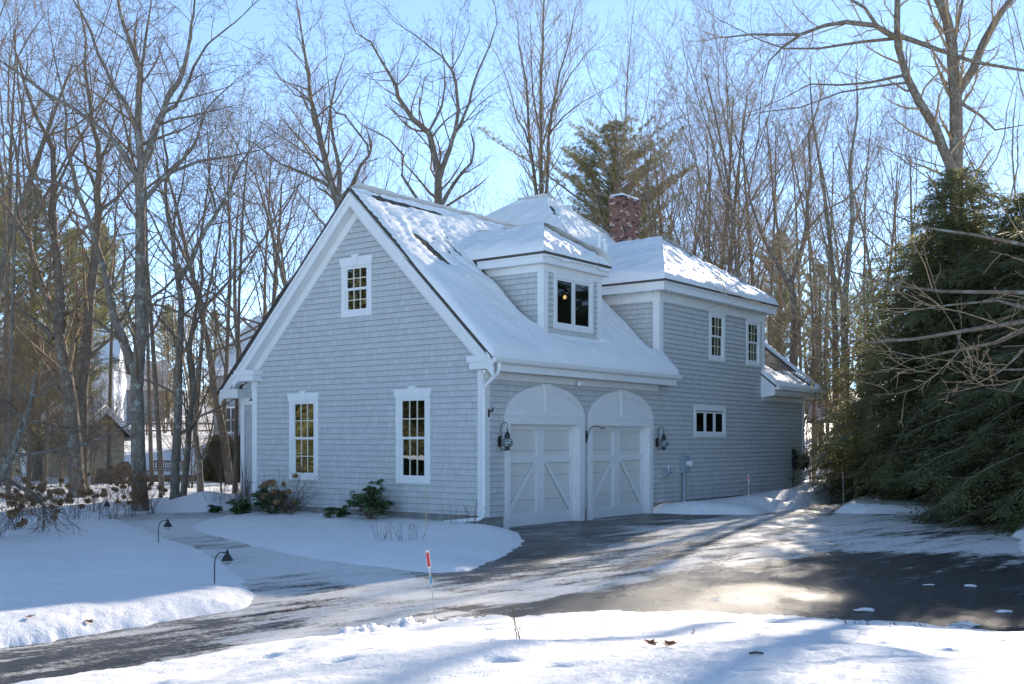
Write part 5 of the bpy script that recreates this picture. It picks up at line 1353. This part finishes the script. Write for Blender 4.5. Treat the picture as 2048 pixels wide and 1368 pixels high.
# ------------------------------------------------------------------ shrubs in the bed and along the walk
def hydrangea(x, y, h, nst, nfl, seed, label, spread=.5, thick=.005, grp='dried hydrangeas'):
    rnd = random.Random(seed); rng = np.random.default_rng(seed)
    e = empty('hydrangea_shrub', (x, y, ground_z(x, y)-.03), 0, label=label, cat='shrub', group=grp)
    tw = Twigs(); ends = []
    S = dict(BRUSH, seg=(6, 4, 3, 3, 3), nch=(4, 2, 0, 0, 0), ang=(28, 35, 40, 40), lr=(.45, .5, .5, .5), wig=(.10, .15, .2, .2, .2), trop=(.0, .05, 0, 0, 0))
    def out(lvl, pts, rad):
        tw.add(pts, rad, 4 if lvl == 0 else 3)
        if lvl == 0 or rnd.random() < .5: ends.append(pts[-1])
    for i in range(nst):
        a = rnd.uniform(0, 6.28); s = rnd.uniform(.1, spread)
        branch((rnd.gauss(0, .08), rnd.gauss(0, .08), 0), norm((math.cos(a)*s, math.sin(a)*s, 1)), h*rnd.uniform(.55, 1.05), thick*rnd.uniform(.8, 1.3), 0, S, rnd, out, .0022, 2, .5)
    tw.build('stems', 'stem', e)
    rnd.shuffle(ends)
    for p in ends[:nfl]:
        n = 170; R_ = rnd.uniform(.04, .07)
        D = rng.normal(0, 1, (n, 3)); D /= np.linalg.norm(D, axis=1, keepdims=True)
        D[:, 2] *= .85
        P = np.array(p)+D*R_*rng.uniform(.55, 1.0, (n, 1)); T = rng.normal(0, 1, (n, 3)); T /= np.linalg.norm(T, axis=1, keepdims=True)
        Nn = rng.normal(0, 1, (n, 3)); Nn -= T*(Nn*T).sum(1, keepdims=True); Nn /= np.linalg.norm(Nn, axis=1, keepdims=True)
        leaves_mesh('flower_head', P, T, Nn, rng.uniform(.025, .045, n), rng.uniform(.018, .03, n), 'dried', e)
    return e
p = W(-.75, 5.0); hydrangea(p.x, p.y, 1.15, 22, 15, 401, 'dried hydrangea with tan flower heads under the left gable window', 1.5)
for i, (px, Y, h, ns, nf, lab) in enumerate(((28, 20.5, 1.0, 16, 17, 'dried brown hydrangea at the left edge of the snowy lawn'), (95, 21.5, 1.05, 16, 17, 'dried brown hydrangea second from the left edge'), (150, 23, 1.0, 15, 15, 'dried hydrangea in front of the left-leaning trunk'),
      (222, 24.5, 1.35, 16, 14, 'taller dried hydrangea behind the farthest path light'), (262, 26.3, 1.5, 15, 14, 'tall dried hydrangea at the foot of the large forked oak'), (60, 24.5, 1.2, 16, 17, 'dried hydrangea behind the left-edge ones, below the drooping boughs'), (-10, 18.5, 1.0, 15, 13, 'dried hydrangea cut by the left edge of the view'), (190, 27, 1.3, 15, 13, 'dried hydrangea between the twin trunks and the large oak'), (300, 27.2, 1.25, 14, 14, 'dried hydrangea right of the large oak trunk'))):
    x = gx(px, Y); hydrangea(x, Y, h*.88, ns+4, nf, 410+i, lab, .9, .004)
def rhododendron(x, y, h, seed, label, n=14, spread=.8):
    rnd = random.Random(seed)
    e = empty('rhododendron', (x, y, ground_z(x, y)-.03), 0, label=label, cat='shrub', group='evergreen rhododendrons')
    tw = Twigs(); P, D, N, L, Wd = [], [], [], [], []
    S = dict(BRUSH, seg=(5, 4, 3, 3, 3), nch=(4, 3, 0, 0, 0), ang=(42, 45, 40, 40), lr=(.5, .5, .5, .5), wig=(.15, .2, .2, .2, .2))
    def out(lvl, pts, rad):
        tw.add(pts, rad, 4)
        if lvl == 0: return
        p = pts[-1]
        for k in range(rnd.randint(7, 11)):
            a = k*2.4+rnd.uniform(-.3, .3); dn = rnd.uniform(-.75, -.05)
            d = norm((math.cos(a), math.sin(a), dn)); P.append(p); D.append(d)
            s = norm((-d[1], d[0], rnd.uniform(-.2, .2))); nn = (s[1]*d[2]-s[2]*d[1], s[2]*d[0]-s[0]*d[2], s[0]*d[1]-s[1]*d[0]); N.append(norm(nn))
            L.append(rnd.uniform(.10, .165)); Wd.append(rnd.uniform(.034, .05))
    for i in range(n):
        a = rnd.uniform(0, 6.28); s = rnd.uniform(.1, spread)
        branch((0, 0, 0), norm((math.cos(a)*s, math.sin(a)*s, .8)), h*rnd.uniform(.6, 1.0), .012, 0, S, rnd, out, .004, 2, .5)
    tw.build('stems', 'stem', e)
    leaves_mesh('leaves', np.array(P), np.array(D), np.array(N), np.array(L), np.array(Wd), 'rhodo', e, .04)
p = W(-.65, 2.55); rhododendron(p.x, p.y, .78, 421, 'dark green rhododendron between the two gable windows', 11, 1.0)
p = W(-.55, 5.9); rhododendron(p.x, p.y, .75, 422, 'dark green rhododendron at the left corner behind the hydrangea', 12, 1.2)
p = W(-.8, 6.9); rhododendron(p.x, p.y, .50, 423, 'low rhododendron sprawling left of the house corner', 8, 1.6)
p = W(-.9, 3.4); rhododendron(p.x, p.y, .30, 424, 'tiny rhododendron sprig poking out of the snow', 3, 1.0)
x = gx(432, 27.6); rhododendron(x, 27.6, .25, 425, 'small green sprig on the mound left of the house corner', 3, 1.0)
def dry_stems(name, x, y, n, h, sp, seed, label, cat='dry stems', lean=.25, th=.0035, grp=None):
    rnd = random.Random(seed); tw = Twigs()
    e = empty(name, (x, y, ground_z(x, y)-.03), 0, label=label, cat=cat, group=grp)
    S = dict(BRUSH, seg=(5, 3, 3, 3, 3), nch=(1.2, 0, 0, 0, 0), ang=(30, 30, 30, 30), lr=(.35, .5, .5, .5), wig=(.06, .2, .2, .2, .2), trop=(0, 0, 0, 0, 0))
    for i in range(n):
        branch((rnd.uniform(-sp, sp), rnd.uniform(-sp*.5, sp*.5), 0), norm((rnd.gauss(0, lean), rnd.gauss(0, lean), 1)), h*rnd.uniform(.5, 1.1), th, 0, S, rnd, lambda l, p, r: tw.add(p, r, 4), .0022, 1, .6)
    tw.build('stems', 'stem', e)
p = at(797, 1094, 18.3); dry_stems('dry_stems', p.x, 18.3, 20, .36, .42, 431, 'row of dry cut stems in the snow before the gable wall')
p = at(925, 1062, 20.8); dry_stems('dry_stems', p.x, 20.8, 12, .5, .28, 432, 'sparse dry stems by the foot of the downspout')
p = at(455, 1010, 28.6); dry_stems('bare_shrub', p.x, 28.6, 34, .75, .55, 433, 'grey leafless shrub beside the left house corner', 'shrub', .5, .004)
p = at(492, 1000, 28.2); dry_stems('bare_shrub', p.x, 28.2, 60, 1.5, .3, 434, 'fine dark leafless shrub hugging the white post by the entry', 'shrub', .25, .004)
p = at(1038, 1318, 6.9); dry_stems('bare_twig', p.x, 6.9, 3, .22, .02, 435, 'forked bare twig poking from the snow in the foreground', 'twig', .15, .003)
for i, (px, py, Y, h) in enumerate(((1700, 1268, 9.0, .14), (1790, 1262, 9.0, .12), (1850, 1272, 8.9, .11), (1730, 1275, 8.8, .08))):
    dry_stems('bare_twig', gx(px, Y), Y, 4, h, .05, 440+i, ['bare twig leftmost of those on the foreground snow by the wet asphalt', 'small twig tuft third from left on the foreground snow bank', 'bare twig rightmost of those on the foreground snow by the wet asphalt', 'tiny bare twig second from left on the foreground snow bank'][i], 'twig', .5, .0025)
dry_stems('bare_twig', gx(1381, 7.6), 7.6, 2, .09, .02, 446, 'tiny lone twig in the snow left of the foreground twigs', 'twig', .3, .0025)
rng = random.Random(55)
for i, (px, py, lab) in enumerate(((1300, 1297, 'dark red-brown dead leaf left of two on the foreground snow'), (1340, 1299, 'curled brown dead leaf right of two on the foreground snow'), (178, 1262, 'brown dead leaf on the snow by the left tyre tracks'), (60, 1269, 'dark dead leaf on the lawn snow at the far left'), (331, 1339, 'orange-brown dead leaf at the near edge of the tracks'), (575, 1224, 'small brown dead leaf on the icy lane'))):
    Y = HC*FPX/(py-HOR)
    for _ in range(6): Y = (HC-ground_z(gx(px, Y), Y)+.0)*FPX/(py-HOR)
    x = gx(px, Y); z = ground_z(x, Y)+.012
    m = MB(); a = rng.uniform(0, 6)
    out = [(.0, -.055), (.02, -.03), (.045, -.035), (.03, -.005), (.05, .02), (.02, .025), (.0, .06), (-.02, .03), (-.048, .022), (-.03, -.005), (-.042, -.032), (-.018, -.028)]
    pts = [(c[0]*math.cos(a)-c[1]*math.sin(a), c[0]*math.sin(a)+c[1]*math.cos(a), .018*abs(c[0])/.05+.02*max(0, c[1])/.06) for c in out]
    for k in range(len(pts)): m.poly([(0, 0, .0), pts[k], pts[(k+1) % len(pts)]])
    o = m.build('fallen_leaf', 'deadleaf'); o.location = (x, Y, z); mark(o, lab, 'leaf', 'dead leaves on the snow')
m = MB(); m.tube([(-.035, 0, 0), (0, .004, .004), (.04, .0, 0)], [.006, .007, .005], 7); o = m.build('stick', 'bark2')
o.location = (gx(1512, 5.7), 5.7, ground_z(gx(1512, 5.7), 5.7)+.008); mark(o, 'short broken stick lying on the foreground snow', 'stick')
# snow lumps on the wet asphalt
for i, (px, py, s, lab) in enumerate(((1938, 1175, .11, 'small white snow lump on the wet asphalt, upper of the right-hand ones'), (1725, 1223, .10, 'small snow lump near the middle of the wet asphalt'), (2008, 1226, .10, 'small snow lump on the wet asphalt close to the right edge'), (1940, 1254, .16, 'larger snow lump at the near edge of the wet asphalt'), (1428, 1203, .07, 'tiny snow lump on the left part of the wet asphalt'), (1855, 1172, .10, 'small snow lump on the wet asphalt, left of the upper right one'))):
    Y = HC*FPX/(py-HOR); bm = bmesh.new(); bmesh.ops.create_icosphere(bm, subdivisions=3, radius=s*.42)
    for v in bm.verts:
        k = 1+.35*math.sin(v.co.x*31+i)+.3*math.sin(v.co.y*47+2*i); k *= 1+.4*math.sin(v.co.x*90+v.co.y*70); v.co = Vector((v.co.x*1.6*k, v.co.y*.8*k, v.co.z*.28*k))
    me = bpy.data.meshes.new('snow_lump'); bm.to_mesh(me); bm.free(); me.materials.append(M['snow'])
    for p_ in me.polygons: p_.use_smooth = True
    o = bpy.data.objects.new('snow_lump', me); COL.objects.link(o); o.location = (gx(px, Y), Y, .018); mark(o, lab, 'snow lump', 'snow lumps on the asphalt')
# drooping bare boughs at the far left
DRO = dict(seg=(7, 8, 6, 4, 3), wig=(.10, .12, .18, .2, .2), trop=(.02, -.035, -.09, -.12, -.1), nch=(10, 13, 8, 3, 0), start=(.25, .15, .1, .1), ang=(72, 45, 45, 45), lr=(.85, .33, .5, .5), rr=(.5, .4, .5, .55))
x = gx(-95, 17.5); a_ = grown_meshes(DRO, 3.3, .11, 451, 4, .0035, (.35, .1), 'bark', 'twig')
make_tree('weeping_tree', a_, (x, 17.5, ground_z(x, 17.5)-.1), label='small weeping tree with dark drooping bare boughs at the left edge', cat='tree')

# ------------------------------------------------------------------ neighbouring buildings and garden things
def gabled(name, cx, cy, rz, w, d, hw, hr, wall, label, snow=True, wins=(), z0=None, cat='house', base_in=.6, door=None):
    "w along x (ridge), d along y; ridge runs along x"
    z = (float(base(np.array([cx]), np.array([cy]))[0])-.1) if z0 is None else z0
    e = empty(name, (cx, cy, z), rz, label=label, cat=cat)
    m = MB(); x0, x1, y0, y1 = -w/2, w/2, -d/2, d/2
    m.poly([(x0, y0, -base_in), (x1, y0, -base_in), (x1, y0, hw), (x0, y0, hw)]); m.poly([(x1, y1, -base_in), (x0, y1, -base_in), (x0, y1, hw), (x1, y1, hw)])
    for x_ in (x0, x1): m.poly([(x_, y0, -base_in), (x_, y1, -base_in), (x_, y1, hw), (x_, 0, hr), (x_, y0, hw)])
    m.build('wall', wall, e)
    o = .35; sl_ = (hr-hw)/(d/2); zl = hw-o*sl_
    m = MB()
    for s in (-1, 1):
        m.prism([(x0-o, s*(d/2+o), zl+.02), (x1+o, s*(d/2+o), zl+.02), (x1+o, 0, hr+.02), (x0-o, 0, hr+.02)], (0, 0, .12))
    m.build('roof', 'roof', e)
    if snow:
        m = MB()
        for s in (-1, 1): m.prism([(x0-o+.03, s*(d/2+o-.03), zl+.145), (x1+o-.03, s*(d/2+o-.03), zl+.145), (x1+o-.03, 0, hr+.145), (x0-o+.03, 0, hr+.145)], (0, 0, .18))
        m.build('roof_snow', 'roofsnow', e)
    m = MB()
    for x_ in (x0-o-.03, x1+o):
        for s in (-1, 1): m.prism([(x_, s*(d/2+o), zl+.14), (x_, 0, hr+.14), (x_, 0, hr-.12), (x_, s*(d/2+o), zl-.12)], (.03, 0, 0))
    for s in (-1, 1): m.box(x0-o, x1+o, min(s*(d/2+o), s*(d/2+o+.03)), max(s*(d/2+o), s*(d/2+o+.03)), zl-.15, zl+.13)
    m.build('trim', 'trim', e)
    for (side, a, b, zz0, zz1) in wins:
        m = MB(); g = MB()
        if side == 'f': f = lambda s, o_, z_: (s, y0-o_, z_)
        elif side == 'l': f = lambda s, o_, z_: (x0-o_, -s, z_)
        else: f = lambda s, o_, z_: (x1+o_, s, z_)
        def bx(mm, s0, s1, o0, o1, b0, b1):
            p = [f(s_, o_, z_) for z_ in (b0, b1) for o_ in (o0, o1) for s_ in (s0, s1)]
            for q in ((0, 2, 3, 1), (4, 5, 7, 6), (0, 1, 5, 4), (2, 6, 7, 3), (0, 4, 6, 2), (1, 3, 7, 5)): mm.poly([p[i] for i in q])
        bx(m, a-.1, a, .002, .05, zz0-.1, zz1+.1); bx(m, b, b+.1, .002, .05, zz0-.1, zz1+.1); bx(m, a, b, .002, .05, zz0-.1, zz0); bx(m, a, b, .002, .05, zz1, zz1+.1); bx(m, (a+b)/2-.03, (a+b)/2+.03, .002, .04, zz0, zz1); bx(m, a, b, .002, .04, (zz0+zz1)/2-.03, (zz0+zz1)/2+.03)
        w_ = m.build('window', 'trim', e); bx(g, a, b, .003, .02, zz0, zz1); g.build('pane', 'black', w_)
    if door:
        a, b, zz = door; m = MB(); m.box(a, b, y0-.05, y0-.003, 0, zz); m.build('door', 'trim', e)
    return e
gabled('white_house', gx(120, 80), 80, R(12), 8.5, 6.5, 4.6, 7.2, 'whitehouse', 'far white clapboard house with snowy roof seen between the left trunks', wins=(('f', -3, -2, .9, 2.3), ('f', 1.2, 2.2, .9, 2.3), ('f', -3, -2, 3.2, 4.3), ('f', 1.2, 2.2, 3.2, 4.3), ('r', -1.2, -.3, 3.4, 4.6)))
gabled('garden_shed', gx(78, 52), 52, R(-12), 6.5, 4.2, 2.0, 3.1, 'tan', 'tan shed with a snow-covered roof behind the left trees', cat='shed', wins=(('f', -1.9, -1.1, 1.0, 1.8),), door=(.6, 1.7, 2.0))
gabled('grey_house', gx(600, 66), 66, R(-35), 7.5, 7.0, 4.8, 8.0, 'greyhouse', 'far grey house with white rake trim just left of the gable wall', wins=(('f', -2.6, -1.7, 1.0, 2.4), ('f', .6, 1.5, 1.0, 2.4), ('l', -1.5, -.6, 1.0, 2.4)))
gabled('grey_garage', gx(232, 86), 88, R(20), 6, 5, 3.0, 4.8, 'greyhouse', 'small far outbuilding on the rise left of the large oak', cat='shed')
# pavilion with a log pile on the right
px_, Y_ = 1700, 62; x = gx(px_, Y_); z = float(base(np.array([x]), np.array([62.0]))[0])
e = empty('wood_shelter', (x, Y_, z), R(-15), label='open snow-roofed wood shelter beyond the lane at the right', cat='shelter')
for sx in (-1.9, 0, 1.9):
    for sy in (-1.2, 1.2):
        m = MB(); m.box(sx-.07, sx+.07, sy-.07, sy+.07, -.3, 2.0); m.build('post', 'wood', e)
m = MB()
for s in (-1, 1): m.prism([(-2.4, s*1.7, 1.8), (2.4, s*1.7, 1.8), (2.4, 0, 2.75), (-2.4, 0, 2.75)], (0, 0, .1))
m.build('roof', 'roof', e); m = MB()
for s in (-1, 1): m.prism([(-2.38, s*1.68, 1.92), (2.38, s*1.68, 1.92), (2.38, 0, 2.87), (-2.38, 0, 2.87)], (0, 0, .18))
m.build('roof_snow', 'roofsnow', e)
rnd = random.Random(9); m = MB()
for i in range(9):
    for j in range(7): m.tube([(-1.6+i*.36+(j % 2)*.15, -.9, .15+j*.2), (-1.6+i*.36+(j % 2)*.15, -.1, .15+j*.2)], rnd.uniform(.08, .12), 7)
o = m.build('firewood_stack', 'bark2'); o.location = (x, Y_, z); o.rotation_euler = (0, 0, R(-15)); mark(o, 'stack of split firewood under the open shelter', 'firewood', None, 'stuff')
# rail fence, bird feeder, raised beds, rustic arch, rock
x = gx(300, 70); z = float(base(np.array([x]), np.array([70.0]))[0])
e = empty('rail_fence', (x, 70, z), R(4), label='low wooden rail fence on the snow left of the large oak', cat='fence')
for i in range(8):
    m = MB(); m.box(-5+i*1.6-.06, -5+i*1.6+.06, -.06, .06, -.2, 1.25); m.build('post', 'wood', e)
for zz in (.45, .9):
    m = MB(); m.box(-5, 6.2, -.09, -.061, zz-.05, zz+.05); m.build('rail', 'wood', e)
x = gx(443, 45); e = empty('bird_feeder', (x, 45, ground_z(x, 45)-.1), 0, label='blue bird feeder hanging on a thin pole in the garden left of the house', cat='bird feeder')
m = MB(); m.tube([(0, 0, -.2), (0, 0, 1.9), (.1, 0, 2.0), (.2, 0, 1.95)], .02, 6); m.build('pole', 'black', e)
m = MB(); m.tube([(.2, 0, 1.3), (.2, 0, 1.75)], .11, 10); m.lathe([(.16, 1.75), (0, 1.95)], (.2, 0, 0), 10); m.build('feeder', 'blue', e)
for i, (px, Y, L, lab) in enumerate(((360, 47, 3.2, 'long wooden raised garden bed behind the slim trunks'), (470, 52, 2.2, 'short wooden raised garden bed left of the entry'))):
    x = gx(px, Y); e = empty('raised_bed', (x, Y, ground_z(x, Y)-.15), R(5), label=lab, cat='garden bed', group='raised garden beds in the snow')
    m = MB(); m.box(-L/2, L/2, -.6, -.54, 0, .42).box(-L/2, L/2, .54, .6, 0, .42).box(-L/2, -L/2+.06, -.54, .54, 0, .42).box(L/2-.06, L/2, -.54, .54, 0, .42); m.build('boards', 'wood', e)
    m = MB(); m.box(-L/2+.06, L/2-.06, -.54, .54, .1, .36); m.build('snow_fill', 'snow', e)
x = gx(330, 50); e = empty('garden_bench', (x, 50, ground_z(x, 50)-.15), R(-5), label='brown slatted garden bench behind the slim trunks', cat='bench')
m = MB()
for k in range(4): m.box(-.8, .8, -.25+k*.13, -.15+k*.13, .44, .48)
m.build('seat', 'wood', e); m = MB(); m.box(-.8, .8, .28, .32, .85, .93).box(-.8, .8, .28, .32, .52, .57)
for k in range(14): m.box(-.76+k*.117, -.72+k*.117, .285, .315, .57, .85)
m.build('backrest', 'wood', e)
for sx in (-.76, .72):
    for sy in (-.24, .27):
        m = MB(); m.box(sx, sx+.05, sy, sy+.05, -.1, .44 if sy < 0 else .93); m.build('leg', 'wood', e)
x = gx(238, 44); e = empty('boulder', (x, 44, ground_z(x, 44)-.1), 0, label='dark arched stone mound with snow in its hollow by the large oak', cat='boulder')
bm = bmesh.new(); bmesh.ops.create_icosphere(bm, subdivisions=3, radius=1)
for v in bm.verts: k = 1+.18*math.sin(v.co.x*5)+.15*math.sin(v.co.y*7+v.co.z*4); v.co = Vector((v.co.x*.95*k, v.co.y*.6*k, max(v.co.z, -.2)*.85*k))
me = bpy.data.meshes.new('stone'); bm.to_mesh(me); bm.free(); me.materials.append(M['wood']); o = bpy.data.objects.new('stone', me); COL.objects.link(o); o.parent = e
